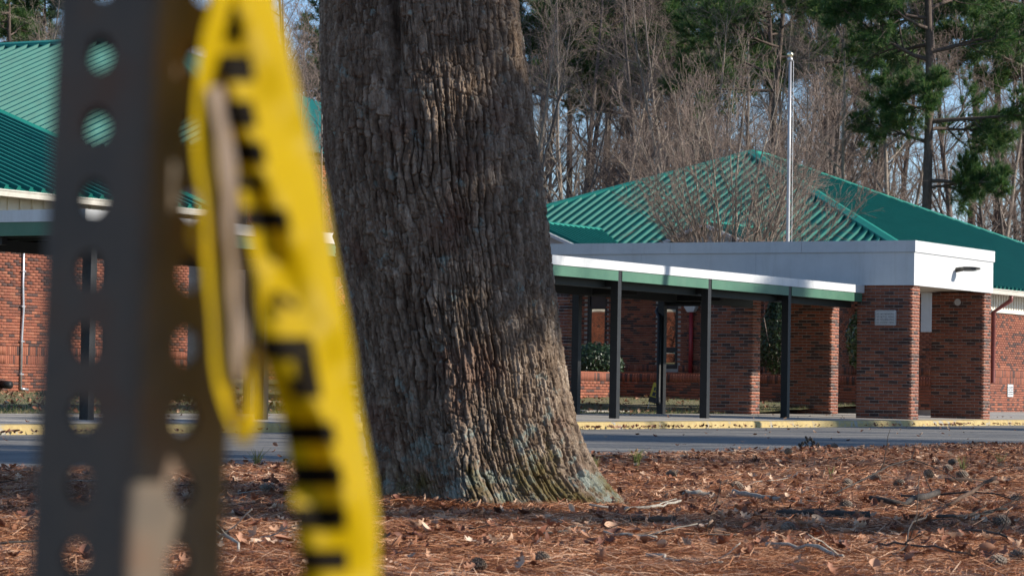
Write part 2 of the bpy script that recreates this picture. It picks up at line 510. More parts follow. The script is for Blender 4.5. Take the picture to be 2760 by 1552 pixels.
def tube_np(pts, radii, n=6):
    pts = np.asarray(pts, float); radii = np.asarray(radii, float)
    t = np.gradient(pts, axis=0)
    t /= np.linalg.norm(t, axis=1)[:, None] + 1e-9
    ref = np.array((0, 0, 1.0)) if abs(t[0, 2]) < 0.9 else np.array((1.0, 0, 0))
    s = np.cross(t, ref); s /= np.linalg.norm(s, axis=1)[:, None] + 1e-9
    w = np.cross(t, s)
    a = np.arange(n) * 2 * math.pi / n
    ring = pts[:, None, :] + radii[:, None, None] * (np.cos(a)[None, :, None] * s[:, None, :] + np.sin(a)[None, :, None] * w[:, None, :])
    v = ring.reshape(-1, 3)
    k = len(pts)
    i = np.arange(k - 1)[:, None] * n; j = np.arange(n)[None, :]; j2 = (j + 1) % n
    f = np.stack([i + j, i + j2, i + n + j2, i + n + j], axis=-1).reshape(-1, 4)
    return v, f
def join_tubes(tubes):
    vs = []; fs = []; n = 0
    for v, f in tubes:
        vs.append(v); fs.append(f + n); n += len(v)
    return np.concatenate(vs), np.concatenate(fs)
# ------------------------------------------------------------------ smooth value noise for numpy
class VN:
    def __init__(self, seed): self.t = np.random.default_rng(seed).random((256, 256))
    def __call__(self, x, y):
        xi = np.floor(x).astype(int); yi = np.floor(y).astype(int)
        fx = x - xi; fy = y - yi
        fx = fx * fx * (3 - 2 * fx); fy = fy * fy * (3 - 2 * fy)
        g = lambda a, b: self.t[a & 255, b & 255]
        return (g(xi, yi) * (1 - fx) + g(xi + 1, yi) * fx) * (1 - fy) + (g(xi, yi + 1) * (1 - fx) + g(xi + 1, yi + 1) * fx) * fy
    def fbm(self, x, y, o=4):
        s = 0; a = 0.5
        for i in range(o):
            s = s + a * self(x, y); x = x * 2.03 + 17.1; y = y * 2.03 + 5.7; a *= 0.5
        return s
vn = VN(3); vn2 = VN(8)

# ================================================================== SETTING
def sheet(name, corners, mat, kind='structure', n=(1, 1), zf=None):
    """bilinear grid over four (x,y) corners"""
    c = np.array(corners, float)
    s = np.linspace(0, 1, n[0] + 1); t = np.linspace(0, 1, n[1] + 1)
    ss, tt = np.meshgrid(s, t, indexing='ij')
    xy = ((1 - ss) * (1 - tt))[..., None] * c[0][:2] + (ss * (1 - tt))[..., None] * c[1][:2] + (ss * tt)[..., None] * c[2][:2] + ((1 - ss) * tt)[..., None] * c[3][:2]
    z = zf(xy[..., 0], xy[..., 1]) if zf else np.full(ss.shape, c[0][2])
    v = np.concatenate([xy, z[..., None]], -1).reshape(-1, 3)
    i = np.arange(n[0])[:, None] * (n[1] + 1); j = np.arange(n[1])[None, :]
    f = np.stack([i + j, i + n[1] + 1 + j, i + n[1] + 2 + j, i + j + 1], -1).reshape(-1, 4)
    return obj(name, mesh_np(name, v, f, True), M[mat], kind=kind)
RD0, RD1 = -9.45, -0.70           # road edges in b
def ab(x, y):
    dx = x - OX; dy = y - OY
    return dx * U[0] + dy * U[1], dx * V[0] + dy * V[1]
def ground_z(x, y):
    a, b = ab(x, y)
    e = np.clip((RD0 - 0.05 - b) / 0.5, 0, 1)
    h = 0.012 + 0.05 * (vn.fbm(x * 0.9, y * 0.9, 3) - 0.45) + 0.035 * (vn2.fbm(x * 3.2, y * 3.2, 3) - 0.45)
    d = np.hypot(x + 0.1, y - 15.6)
    h = h + 0.030 * np.clip(1 - (d - 0.56) / 0.42, 0, 1) ** 2 * (0.5 + vn.fbm(x * 5, y * 5, 2))
    return h * e - 0.004 * (1 - e)
obj('ground', mesh_np('ground', [(-1500, -300, -0.03), (1500, -300, -0.03), (1500, 2200, -0.03), (-1500, 2200, -0.03)], [(0, 1, 2, 3)]), M['litter'], kind='structure')
sheet('pine_bed', [P(-75, -36), P(20, -36), P(20, RD0 + 0.12), P(-75, RD0 + 0.12)], 'litter', n=(520, 170), zf=ground_z)
sheet('road', [P(-90, RD0, 0.004), P(90, RD0, 0.004), P(90, RD1 + 0.02, 0.004), P(-90, RD1 + 0.02, 0.004)], 'asphalt')
# pavement: thick slab sloping up towards the lawn
def slab(name, pts, mat):
    """pts: (a,b,ztop) polygon, dropped to z=-0.1"""
    k = len(pts)
    v = [P(a, b, z) for a, b, z in pts] + [P(a, b, -0.1) for a, b, z in pts]
    f = [list(range(k))] + [[(i + 1) % k, i, k + i, k + (i + 1) % k] for i in range(k)]
    mb = MB().add(v, f)
    return mb.build(name, M[mat], kind='structure')
pv = thing('pavement', None, None); pv['kind'] = 'structure'
for i in range(-17, 16):
    a0 = i * 3.0
    k = len(bpy.data.objects)
    m_ = MB()
    pts = [(a0 + 0.006, RD1 + 0.31, 0.118), (a0 + 2.994, RD1 + 0.31, 0.118), (a0 + 2.994, 4.02, 0.162), (a0 + 0.006, 4.02, 0.162)]
    v = [P(*p) for p in pts] + [P(p[0], p[1], -0.1) for p in pts]
    m_.add(v, [[0, 1, 2, 3], [1, 0, 4, 5], [2, 1, 5, 6], [3, 2, 6, 7], [0, 3, 7, 4]])
    m_.build('paving_slab', M['concrete'], pv)
kb = thing('kerb', None, None); kb['kind'] = 'structure'
prof = [(RD1, -0.05), (RD1 + 0.012, 0.085), (RD1 + 0.04, 0.116), (RD1 + 0.30, 0.122), (RD1 + 0.30, -0.05)]
for i in range(-26, 24):
    a0 = i * 1.83; a1 = a0 + 1.822
    dz = 0.004 * (random.random() - 0.5)
    v = [P(a0, b, z + dz) for b, z in prof] + [P(a1, b, z + dz) for b, z in prof]
    n = len(prof)
    f = [[j, j + 1, n + j + 1, n + j] for j in range(n - 1)] + [list(range(n))[::-1], list(range(n, 2 * n))]
    MB().add(v, f).build('kerb_block', M['kerb'], kb)
def lz(x, y):
    a, b = ab(x, y)
    return 0.150 + 0.030 * np.clip(a, 0, 12) + 0.012 * np.clip(b - 3.6, 0, 40) + 0.03 * (vn.fbm(x * 1.5, y * 1.5, 3) - 0.45)
sheet('lawn', [P(-48, 4.0), P(7.6, 4.0), P(7.6, 30), P(-48, 30)], 'lawn', n=(260, 120), zf=lz)
def yard_z(x, y):
    a, b = ab(x, y)
    k = np.clip((b - 6.9) / 1.6, 0, 1)
    return (lz(x, y) - 0.02) * k + 0.12 * (1 - k)
sheet('yard', [P(7.58, 4.0), P(60, 4.0), P(60, 30), P(7.58, 30)], 'lawn', n=(120, 60), zf=yard_z)
slab('concrete_path', [(-9.0, 5.3, 0.20), (-2.2, 5.3, 0.20), (-2.2, 6.0, 0.205), (-9.0, 6.0, 0.205)], 'concrete')
slab('side_pavement', [(4.7, 4.03, 0.166), (44, 4.03, 0.166), (44, 6.7, 0.17), (9.5, 6.7, 0.17)], 'concrete')

# ================================================================== BRICKWORK
CH = 0.0677; BL = 0.2032; BD = 0.1016; J = 0.0098
brick_me = mesh_np('brick', box_v(-0.5, -0.5, -0.5, 0.5, 0.5, 0.5), BF)
brick_me.materials.append(M['brick'])
def add_brick(parent, c, dims, rz=0.0):
    o = bpy.data.objects.new('brick', brick_me)
    COL.objects.link(o)
    o.parent = parent
    o.location = c
    o.scale = dims
    o.rotation_euler = (0, 0, rz)
    return o
class Mass:
    """bricks joined into one part"""
    def __init__(self): self.b = []
    def add(self, c, d): self.b.append((*c, *d))
    def build(self, parent, name='brickwork'):
        if not self.b: return
        B_ = np.array(self.b)
        v = (B_[:, None, :3] + (box_v(-.5, -.5, -.5, .5, .5, .5))[None] * B_[:, None, 3:]).reshape(-1, 3)
        f = (np.arange(len(B_))[:, None, None] * 8 + BF[None]).reshape(-1, 4)
        return obj(name, mesh_np(name, v, f), M['brick_mass'], parent, kind='stuff')
def jit(): return random.uniform(-0.0025, 0.0025)

def pillar(a0, b0, z0, lb, la, courses, label, objs=True):
    t = thing('brick_pillar', label, 'pillar', P(a0, b0, z0), ROT, 'brick pillars of the entrance canopy')
    core = MB().box(0.006, 0.006, -0.12, la - 0.006, lb - 0.006, courses * CH - 0.004).build('mortar_core', M['mortar'], t)
    ms = Mass()
    for k in range(courses):
        z = (k + 0.5) * CH
        zb = CH - J
        if k % 2 == 0:
            front = [(i * BL, (i + 1) * BL) for i in range(6)]
            side = [(BD, BD + BL), (BD + BL, la)]
        else:
            front = [(BD, BD + BL)] + [(BD + i * BL, BD + (i + 1) * BL) for i in range(1, 5)] + [(lb - BD, lb)]
            side = [(0, BL), (BL, la)]
        for (y0, y1) in front:
            if k % 2 == 1 and y0 == lb - BD:
                pass
            c = (BD / 2 + jit(), (y0 + y1) / 2, z); d = (BD, y1 - y0 - J, zb)
            if objs: add_brick(core, c, d)
            else: ms.add(c, d)
        for (x0, x1) in side:
            c = ((x0 + x1) / 2, BD / 2 + jit(), z); d = (x1 - x0 - J, BD, zb)
            add_brick(core, c, d)
        # far faces
        o = 0 if k % 2 else BD
        y = o
        while y < lb - 0.02:
            y1 = min(y + BL, lb)
            ms.add((la - BD / 2 + 0.001, (y + y1) / 2, z), (BD, y1 - y - J, zb)); y = y1
        ms.add((la / 2, lb - BD / 2 + 0.001, z), (la - BL, BD, zb))
    ms.build(core)
    return t
PIL = [(0, 0, 0.10, 'shaded brick pillar carrying the notice plate, at the walkway roof\'s end', True),
       (4.24, 0, 0.10, 'brick pillar with a round grey patch near its top, beneath the white lamp fascia', True),
       (0, 3.58, 0.16, 'brick pillar half hidden by a black walkway post, beside the lawn sign', True),
       (4.24, 3.58, 0.16, 'orange-lit brick pillar beside the glossy-leaved small tree', True),
       (0, 8.0, 0.20, 'sunlit brick pillar showing beside the big oak trunk', False)]
for a, b, z, lab, ob in PIL:
    pillar(a, b, z, 6 * BL, 2 * BL, int(round((2.865 - z) / CH)), lab, ob)
# round patch on second pillar
pp = [o for o in bpy.data.objects if o.name.startswith('brick_pillar')][1]
v_, f_ = tube_np([(-0.006, 0.62, 2.56), (0.004, 0.62, 2.56)], [0.075, 0.075], 14)
MB().add(v_, [list(q) for q in f_] + [list(range(14))]).build('cover_plate', M['grey_board'], pp)

def brick_wall(part, axis, fixed, s0, s1, z0, z1, sign, holes=(), region=None, cap=300, soldier=None, name='brickwork'):
    """axis 'b': face lies at a=fixed, runs along b; axis 'a': face at b=fixed, runs along a. sign: outward direction along the fixed axis"""
    ms = Mass(); cnt = 0
    cand = []
    k = 0; z = z0
    while z < z1 - 0.02:
        if soldier and soldier[0] - 0.01 <= z < soldier[1] - 0.05:
            s = s0
            while s < s1 - 0.01:
                cand.append((s, min(s + CH, s1), z, z + BL)); s += CH
            z += BL
            continue
        s = s0 - (BL / 2 if k % 2 else 0)
        while s < s1 - 0.01:
            a_, b_ = max(s, s0), min(s + BL, s1)
            if b_ - a_ > 0.03: cand.append((a_, b_, z, min(z + CH, z1)))
            s += BL
        z += CH; k += 1
    for (p, q, zz0, zz1) in cand:
        c = (p + q) / 2; zc = (zz0 + zz1) / 2
        if any(h[0] - 0.02 < c < h[1] + 0.02 and h[2] - 0.02 < zc < h[3] + 0.02 for h in holes): continue
        w = q - p - J; hh = zz1 - zz0 - J
        off = fixed + sign * 0.006 + jit() * 0.6
        cc, dd = ((off, c, zc), (0.05, w, hh)) if axis == 'b' else ((c, off, zc), (w, 0.05, hh))
        if cnt < cap and region and any(r[0] < c < r[1] and r[2] < zc < r[3] for r in region):
            add_brick(part, cc, dd); cnt += 1
        else:
            ms.add(cc, dd)
    ms.build(part, name)

# ================================================================== ROOF PANELS
def clip(poly, s, keep_gt):
    out = []
    for i in range(len(poly)):
        p, q = poly[i], poly[(i + 1) % len(poly)]
        pin = (p[0] >= s) if keep_gt else (p[0] <= s)
        qin = (q[0] >= s) if keep_gt else (q[0] <= s)
        if pin: out.append(p)
        if pin != qin:
            t = (s - p[0]) / (q[0] - p[0])
            out.append((s, p[1] + t * (q[1] - p[1])))
    return out
def roof_plane(root, poly, origin, e1, e2, sp, name='roof_slope', rib_h=0.085, rib_w=0.135, phase=0.0):
    """poly in (s along eave, t up the slope) metres; each pan with its rib is one part"""
    e1 = np.array(e1, float); e2 = np.array(e2, float); nrm = np.cross(e1, e2); nrm /= np.linalg.norm(nrm)
    if nrm[2] < 0: nrm = -nrm
    o = np.array(origin, float)
    back = [o + e1 * s + e2 * t - nrm * 0.05 for s, t in poly]
    part = MB().add(back, [list(range(len(back)))]).build(name, M['green'], root)
    smin = min(p[0] for p in poly); smax = max(p[0] for p in poly)
    s = smin - phase
    while s < smax:
        pl = clip(clip(poly, s, True), s + sp, False)
        if len(pl) >= 3:
            mb = MB()
            k = len(pl)
            top = [o + e1 * p[0] + e2 * p[1] for p in pl]
            bot = [p - nrm * 0.03 for p in top]
            mb.add(top + bot, [list(range(k))] + [[(i + 1) % k, i, k + i, k + (i + 1) % k] for i in range(k)])
            sc = s + sp * 0.5
            ts = []
            for i in range(len(poly)):
                p, q = poly[i], poly[(i + 1) % len(poly)]
                if (p[0] - sc) * (q[0] - sc) <= 0 and p[0] != q[0]:
                    ts.append(p[1] + (sc - p[0]) / (q[0] - p[0]) * (q[1] - p[1]))
            if len(ts) >= 2 and max(ts) - min(ts) > 0.1:
                t0, t1 = min(ts), max(ts)
                vv = []
                for t in (t0, t1):
                    for ds, h in ((-rib_w / 2, 0), (-rib_w * 0.3, rib_h), (rib_w * 0.3, rib_h), (rib_w / 2, 0)):
                        vv.append(o + e1 * (sc + ds) + e2 * t + nrm * (h + 0.001))
                mb.add(vv, [[0, 1, 5, 4], [1, 2, 6, 5], [2, 3, 7, 6], [0, 3, 2, 1], [4, 5, 6, 7]])
            mb.build('roof_panel', M['green'], part)
        s += sp
    return part
def cap_beam(root, p, q, w=0.2, h=0.07, name='ridge_cap', mat='green_cap_sunlit', lift=0.05):
    p = np.array(p, float); q = np.array(q, float)
    d = (q - p); L_ = np.linalg.norm(d); d /= L_
    s = np.cross(d, (0, 0, 1)); s /= np.linalg.norm(s); n = np.cross(s, d)
    vv = []
    for e in (p, q):
        for x, y in ((-w, -0.06), (-w * 0.9, lift), (0, lift + h), (w * 0.9, lift), (w, -0.06)):
            vv.append(e + s * x + n * y)
    return MB().add(vv, [[0, 1, 6, 5], [1, 2, 7, 6], [2, 3, 8, 7], [3, 4, 9, 8], [4, 3, 2, 1, 0], [5, 6, 7, 8, 9]]).build(name, M[mat], root)

# ================================================================== MAIN SCHOOL BUILDING
SB = thing('school_building', 'brick school building under a green hipped metal roof with two small gables', 'building', P(0, 0, 0), ROT)
AW, BW, ZE = 20.0, 6.85, 3.62
A1 = 43.2
PITCHM = 0.41
WIN = [(17.38, 18.02, 1.25, 3.42), (15.08, 15.70, 1.25, 3.42)]
# front wall (in shade) and side wall (sunlit)
fw = MB()
def wall_with_holes(mb, axis, f0, f1, s0, s1, z0, z1, holes):
    ss = sorted({s0, s1, *[h[0] for h in holes], *[h[1] for h in holes]})
    zs = sorted({z0, z1, *[h[2] for h in holes], *[h[3] for h in holes]})
    for i in range(len(ss) - 1):
        for j in range(len(zs) - 1):
            c = (ss[i] + ss[i + 1]) / 2; zc = (zs[j] + zs[j + 1]) / 2
            if any(h[0] < c < h[1] and h[2] < zc < h[3] for h in holes): continue
            if axis == 'b': mb.box(f0, ss[i], zs[j], f1, ss[i + 1], zs[j + 1])
            else: mb.box(ss[i], f0, zs[j], ss[i + 1], f1, zs[j + 1])
wall_with_holes(fw, 'b', AW, AW + 0.3, BW, 21.4, 0.0, 3.75, WIN)
fw = fw.build('wall', M['mortar'], SB, label='shaded brick wall with two tall narrow windows')
brick_wall(fw, 'b', AW, BW, 21.4, 0.14, 3.7, -1, WIN, [(15.9, 17.2, 1.35, 3.45), (14.0, 15.1, 1.3, 3.2)], 300, (0.95, 1.36))
sw = MB().box(AW, BW, 0.0, A1 - 0.6, BW + 0.3, 3.75).build('wall', M['mortar'], SB, label='sunlit brick side wall below a slatted cream frieze')
brick_wall(sw, 'a', BW, AW + 0.02, A1 - 0.6, 0.14, 3.0, -1, (), [(23.2, 26.3, 0.1, 3.0)], 300, (0.95, 1.36))
# pier with a lit flank
pr = MB().box(18.3, 9.65, 0.2, AW - 0.006, 11.6, 3.7).build('pier', M['mortar'], SB)
brick_wall(pr, 'a', 9.65, 18.3, AW - 0.03, 0.2, 3.65, -1, (), None, 0, (0.95, 1.36))
brick_wall(pr, 'b', 18.3, 9.65, 11.6, 0.2, 3.65, -1, (), None, 0, (0.95, 1.36))
# frieze with battens on the side wall
fz = MB().box(AW, BW - 0.045, 3.0, A1 - 0.6, BW - 0.003, 3.52).build('frieze', M['cream'], SB)
for i in range(40):
    a = 21.5 + i * 0.215
    MB().box(a, BW - 0.085, 3.10, a + 0.115, BW - 0.047, 3.50).build('batten', M['cream'], fz)
MB().box(AW, BW - 0.10, 3.0, A1 - 0.6, BW - 0.047, 3.10).build('frieze_board', M['cream'], fz)
MB().box(AW - 0.07, BW + 0.05, 2.35, AW - 0.008, BW + 0.75, 3.62).build('corner_board', M['white'], SB)
# windows
for (b0, b1, z0, z1) in WIN:
    wf = MB()
    for (y0, y1, q0, q1) in ((b0, b0 + 0.07, z0, z1), (b1 - 0.07, b1, z0, z1), (b0 + 0.07, b1 - 0.07, z0, z0 + 0.1), (b0 + 0.07, b1 - 0.07, z1 - 0.05, z1),
                             (b0 + 0.07, b1 - 0.07, 2.97, 3.03), (b0 + 0.07, b1 - 0.07, 1.73, 1.86)):
        wf.box(AW - 0.02, y0, q0, AW + 0.1, y1, q1)
    w_ = wf.build('window', M['frame'], SB)
    MB().box(AW + 0.03, b0 + 0.07, 3.03, AW + 0.06, b1 - 0.07, z1 - 0.05).build('spandrel_panel', M['panel'], w_)
    for (q0, q1) in ((1.86, 2.97), (1.35, 1.73)):
        ny, nz = 8, 16
        yy, zz = np.meshgrid(np.linspace(b0 + 0.07, b1 - 0.07, ny), np.linspace(q0, q1, nz), indexing='ij')
        un = (yy - (b0 + b1) / 2) / (b1 - b0) * 2; vnn = (zz - (q0 + q1) / 2) / (q1 - q0) * 2
        xx = AW + 0.045 + 0.006 * (un ** 2) * 0.5 + 0.008 * (vnn ** 4) + 0.003 * un ** 2 * vnn ** 2
        vv = np.stack([xx, yy, zz], -1).reshape(-1, 3)
        i = np.arange(ny - 1)[:, None] * nz; j = np.arange(nz - 1)[None]
        ff = np.stack([i + j, i + j + 1, i + nz + j + 1, i + nz + j], -1).reshape(-1, 4)
        obj('pane', mesh_np('pane', vv, ff, True), M['glass'], w_)
# roof
B1 = 6.25 + 23.3; A0, B0 = AW - 0.6, BW - 0.6
WH = 11.65; LR = 1.0
sl = math.hypot(1, PITCHM)
e_up_u = (1 / sl, 0, PITCHM / sl); e_up_v = (0, 1 / sl, PITCHM / sl)
roof_plane(SB, [(0, 0), (23.3, 0), (11.65, 11.65 * sl)], (A0, B0, ZE), (0, 1, 0), e_up_u, 0.33)
LU = 23.3 + LR
roof_plane(SB, [(0, 0), (LU, 0), (LU - 11.65, 11.65 * sl), (11.65, 11.65 * sl)], (A0, B0, ZE), (1, 0, 0), e_up_v, 0.33)
ZP = ZE + PITCHM * 11.65
MB().add([(A0, B1, ZE), (A0 + LU, B1, ZE), (A0 + LU - 11.65, B0 + 11.65, ZP), (A0 + 11.65, B0 + 11.65, ZP), (A0 + LU, B0, ZE)],
         [[0, 1, 2, 3], [1, 4, 2]]).build('rear_slope', M['green'], SB)
cap_beam(SB, (A0, B0, ZE), (A0 + 11.65, B0 + 11.65, ZP), 0.22, 0.06, 'hip_cap')
cap_beam(SB, (A0, B1, ZE), (A0 + 11.65, B0 + 11.65, ZP), 0.22, 0.06, 'hip_cap')
cap_beam(SB, (A0 + 11.65, B0 + 11.65, ZP), (A0 + LU - 11.65, B0 + 11.65, ZP), 0.22, 0.06)
cap_beam(SB, (A0 + LU, B0, ZE), (A0 + LU - 11.65, B0 + 11.65, ZP), 0.22, 0.06, 'hip_cap')
MB().box(A0, B0 + 0.01, ZE - 0.12, A0 + LU, BW - 0.01, ZE - 0.06).build('soffit', M['soffit'], SB)
MB().box(A0 + 0.01, BW, ZE - 0.12, AW - 0.01, B1, ZE - 0.06).build('soffit', M['soffit'], SB)
g_ = MB()
for x0, y0, x1, y1 in ((A0 - 0.1, B0 - 0.13, A0 + LU, B0 - 0.005),):
    g_.box(x0, y0, ZE - 0.15, x1, y1, ZE - 0.02)
    g_.box(x0, y0 - 0.02, ZE - 0.035, x1, y0 - 0.001, ZE - 0.005)
g_.build('gutter', M['gutter'], SB)
# rib ends along the sunlit eave catch light
# small gables on the front slope
def gable(bc, hw, zr):
    m = PITCHM
    Lg = (zr - ZE) / m + 0.1
    for sgn, nm in ((-1, 'gable_slope'), (1, 'gable_slope')):
        poly = [(0, 0), (max(0.05, Lg - hw), 0), (Lg, hw * sl), (0, hw * sl)]
        roof_plane(SB, poly, (A0 - 0.1, bc + sgn * hw, zr - m * hw), (1, 0, 0), (0, -sgn / sl, m / sl), 0.33, nm)
    MB().add([(A0 + 0.25, bc - hw + 0.15, zr - m * hw - 0.3), (A0 + 0.25, bc + hw - 0.15, zr - m * hw - 0.3), (A0 + 0.25, bc + hw - 0.15, zr - m * hw), (A0 + 0.25, bc, zr - 0.1), (A0 + 0.25, bc - hw + 0.15, zr - m * hw)],
             [[0, 4, 3, 2, 1]]).build('gable_wall', M['grey_board'], SB)
    for sgn in (-1, 1):
        cap_beam(SB, (A0 - 0.08, bc + sgn * hw, zr - m * hw - 0.05), (A0 - 0.08, bc, zr - 0.05), 0.05, 0.02, 'verge_board', 'white', 0.03)
    cap_beam(SB, (A0 - 0.15, bc, zr), (A0 - 0.1 + Lg, bc, zr), 0.16, 0.04, 'gable_cap')
gable(14.0, 2.85, 5.42)
gable(19.75, 2.85, 5.50)
# downspouts
def pipe(root, pts, r, name, mat, n=10):
    return MB().tube(pts, [r] * len(pts), n).build(name, M[mat], root, True)
pipe(SB, [(23.3, B0 - 0.05, ZE - 0.12), (23.3, B0 - 0.05, ZE - 0.28), (23.3, BW - 0.13, ZE - 0.62), (23.3, BW - 0.13, 1.0), (23.3, BW - 0.13, 0.98)], 0.065, 'downspout', 'downspout')
rp = pipe(SB, [(AW - 0.12, 14.6, 0.95), (AW - 0.12, 14.6, 2.9)], 0.062, 'downpipe', 'red_pipe', 12)
MB().add([(AW - 0.24, 14.42, 3.02), (AW - 0.02, 14.42, 3.02), (AW - 0.02, 14.78, 3.02), (AW - 0.24, 14.78, 3.02),
          (AW - 0.24, 14.42, 3.22), (AW - 0.02, 14.42, 3.22), (AW - 0.02, 14.78, 3.22), (AW - 0.24, 14.78, 3.22),
          (AW - 0.20, 14.50, 2.88), (AW - 0.04, 14.50, 2.88), (AW - 0.04, 14.70, 2.88), (AW - 0.20, 14.70, 2.88)],
         [[4, 5, 6, 7], [0, 1, 5, 4], [1, 2, 6, 5], [2, 3, 7, 6], [3, 0, 4, 7], [8, 9, 1, 0], [9, 10, 2, 1], [10, 11, 3, 2], [11, 8, 0, 3], [11, 10, 9, 8]]).build('rain_hopper', M['white'], rp)

# ================================================================== HALL AND WING AT THE OTHER END
HB = thing('school_hall', 'tall school hall with a broad green ribbed roof rising behind the low wing', 'building', P(0, 0, 0), ROT)
HA, HBv, HZ = 12.0, 25.1, 7.35
hw_ = MB().box(HA + 0.6, HBv, 0.0, 27.4, 56.0, HZ - 0.05).build('wall', M['mortar'], HB)
brick_wall(hw_, 'a', HBv, HA + 0.62, 27.0, 0.3, 7.2, -1, (), None, 0, (0.95, 1.36))
MB().box(HA + 0.55, HBv, HZ - 0.75, HA + 0.597, 56, HZ - 0.05).build('upper_cladding', M['cream'], HB)
RH = 13.0; mh = 0.38; slh = math.hypot(1, mh)
roof_plane(HB, [(0, 0), (31.5, 0), (31.5, RH * slh), (RH, RH * slh)], (HA, HBv - 0.6, HZ), (0, 1, 0), (1 / slh, 0, mh / slh), 0.50, rib_w=0.19, rib_h=0.11)
ZR = HZ + mh * RH
MB().add([(HA, HBv - 0.6, HZ), (HA + RH + 3, HBv - 0.6, HZ), (HA + RH, HBv - 0.6 + RH, ZR), (HA + RH + 3, HBv + 30.9, HZ), (HA + RH, HBv + 30.9, ZR)],
         [[0, 1, 2], [1, 3, 4, 2]]).build('rear_slope', M['green'], HB)
cap_beam(HB, (HA, HBv - 0.6, HZ), (HA + RH, HBv - 0.6 + RH, ZR), 0.24, 0.06, 'hip_cap')
cap_beam(HB, (HA + RH, HBv - 0.6 + RH, ZR), (HA + RH, HBv + 30.9, ZR), 0.32, 0.10)
WB = thing('school_wing', 'low sunlit brick school wing with cream panelled frieze and green roof', 'building', P(0, 0, 0), ROT)
WBv, WZ, WA = 20.4, 4.88, 3.2
ww = MB().box(-34, WBv, 0.0, WA, WBv + 9, WZ - 0.1).build('wall', M['mortar'], WB)
brick_wall(ww, 'b', WA, WBv + 0.01, WBv + 9, 0.30, 4.6, 1, (), None, 0, (0.95, 1.36), 'end_brickwork')
brick_wall(ww, 'a', WBv, -12, WA, 0.30, 4.2, -1, (), [(-3.9, -2.2, 0.2, 4.0)], 300, (0.95, 1.36))
fz2 = MB().box(-34, WBv - 0.05, 4.22, WA, WBv - 0.003, WZ - 0.12).build('frieze', M['cream'], WB)
for i in range(24):
    a = -7.5 + i * 0.44
    MB().box(a, WBv - 0.09, 4.22, a + 0.07, WBv - 0.052, WZ - 0.13).build('batten', M['cream'], fz2)
mw = 0.38; slw = math.hypot(1, mw)
roof_plane(WB, [(0, 0), (38.0, 0), (38.0, 9 * slw), (0, 9 * slw)], (-34.4, WBv - 0.6, WZ), (1, 0, 0), (0, 1 / slw, mw / slw), 0.44, rib_w=0.17, rib_h=0.10)
MB().add([(-34.4, WBv + 8.4, WZ + mw * 9), (3.6, WBv + 8.4, WZ + mw * 9), (3.6, WBv + 17.4, WZ), (-34.4, WBv + 17.4, WZ)], [[0, 1, 2, 3]]).build('rear_slope', M['green'], WB)
cap_beam(WB, (3.6, WBv - 0.62, WZ), (3.6, WBv + 8.4, WZ + mw * 9), 0.16, 0.06, 'verge_cap')
MB().add([(WA, WBv, WZ - 0.2), (WA, WBv + 16.8, WZ - 0.2), (WA, WBv + 8.4, WZ + mw * 9 - 0.1)], [[0, 1, 2]]).build('gable_wall', M['cream'], WB)
g2 = MB().box(-34.4, WBv - 0.74, WZ - 0.17, 3.6, WBv - 0.605, WZ - 0.03)
g2.box(-34.4, WBv - 0.76, WZ - 0.05, 3.6, WBv - 0.741, WZ - 0.015)
g2.build('gutter', M['gutter'], WB)
MB().box(-34.4, WBv - 0.60, WZ - 0.13, 3.6, WBv - 0.01, WZ - 0.09).build('soffit', M['soffit'], WB)
cp = pipe(WB, [(-3.35, WBv - 0.06, 0.42), (-3.35, WBv - 0.06, 1.6), (-3.33, WBv - 0.075, 2.2), (-3.35, WBv - 0.06, 2.8), (-3.35, WBv - 0.06, 4.2)], 0.032, 'conduit', 'galv', 8)
for z in (0.75, 1.5, 2.3, 3.1, 3.8):
    MB().box(-3.41, WBv - 0.1, z - 0.015, -3.29, WBv - 0.015, z + 0.015).build('clip', M['galv'], cp)
pipe(WB, [(-3.35, WBv - 0.06, 0.42), (-3.1, WBv - 0.07, 0.40)], 0.03, 'conduit_foot', 'galv', 8)
pipe(WB, [(-4.0, WBv - 0.3, 0.50), (-4.0, WBv + 0.05, 0.52)], 0.09, 'drain_stub', 'black_metal', 12)

# ================================================================== ENTRANCE CANOPY
CR = thing('entrance_canopy', 'flat white canopy roof with a deep fascia over brick pillars', 'canopy', P(0, 0, 0), ROT)
CZ0, CZ1, CZ2 = 2.868, 3.545, 3.785
ca0, ca1, cb0, cb1 = -0.05, 4.62, -0.05, 11.0
t_ = 0.09
body = MB()
body.box(ca0, cb0, CZ0, ca0 + t_, cb1, CZ1)
body.box(ca1 - t_, cb0, CZ0, ca1, cb1, CZ1)
body.box(ca0 + t_, cb0, CZ0, ca1 - t_, cb0 + t_, CZ1)
body.build('fascia', M['white'], CR)
MB().box(ca0 + t_, cb0 + t_, CZ0 + 0.03, ca1 - t_, cb1, CZ0 + 0.08).build('soffit', M['soffit'], CR)
MB().box(ca0 + 0.1, cb0 + 0.1, CZ1 - 0.1, ca1 - 0.1, cb1, CZ2 - 0.08).build('roof_deck', M['grey_board'], CR)
g = 0.03
for (s0, s1) in ((cb0 - g, 2.45), (2.456, 5.5), (5.506, 8.6), (8.606, cb1)):
    MB().box(ca0 - g, s0, CZ1 + 0.003, ca0 + 0.05, s1, CZ2).build('coping', M['white'], CR)
for (s0, s1) in ((ca0 + 0.051, 2.1), (2.106, ca1 + 0.02)):
    MB().box(s0, cb0 - g, CZ1 + 0.003, s1, cb0 + 0.05, CZ2 - 0.002).build('coping', M['white'], CR)
MB().box(ca1 - 0.05, cb0 + 0.052, CZ1 + 0.003, ca1 + 0.02, cb1, CZ2 - 0.003).build('coping', M['white'], CR)
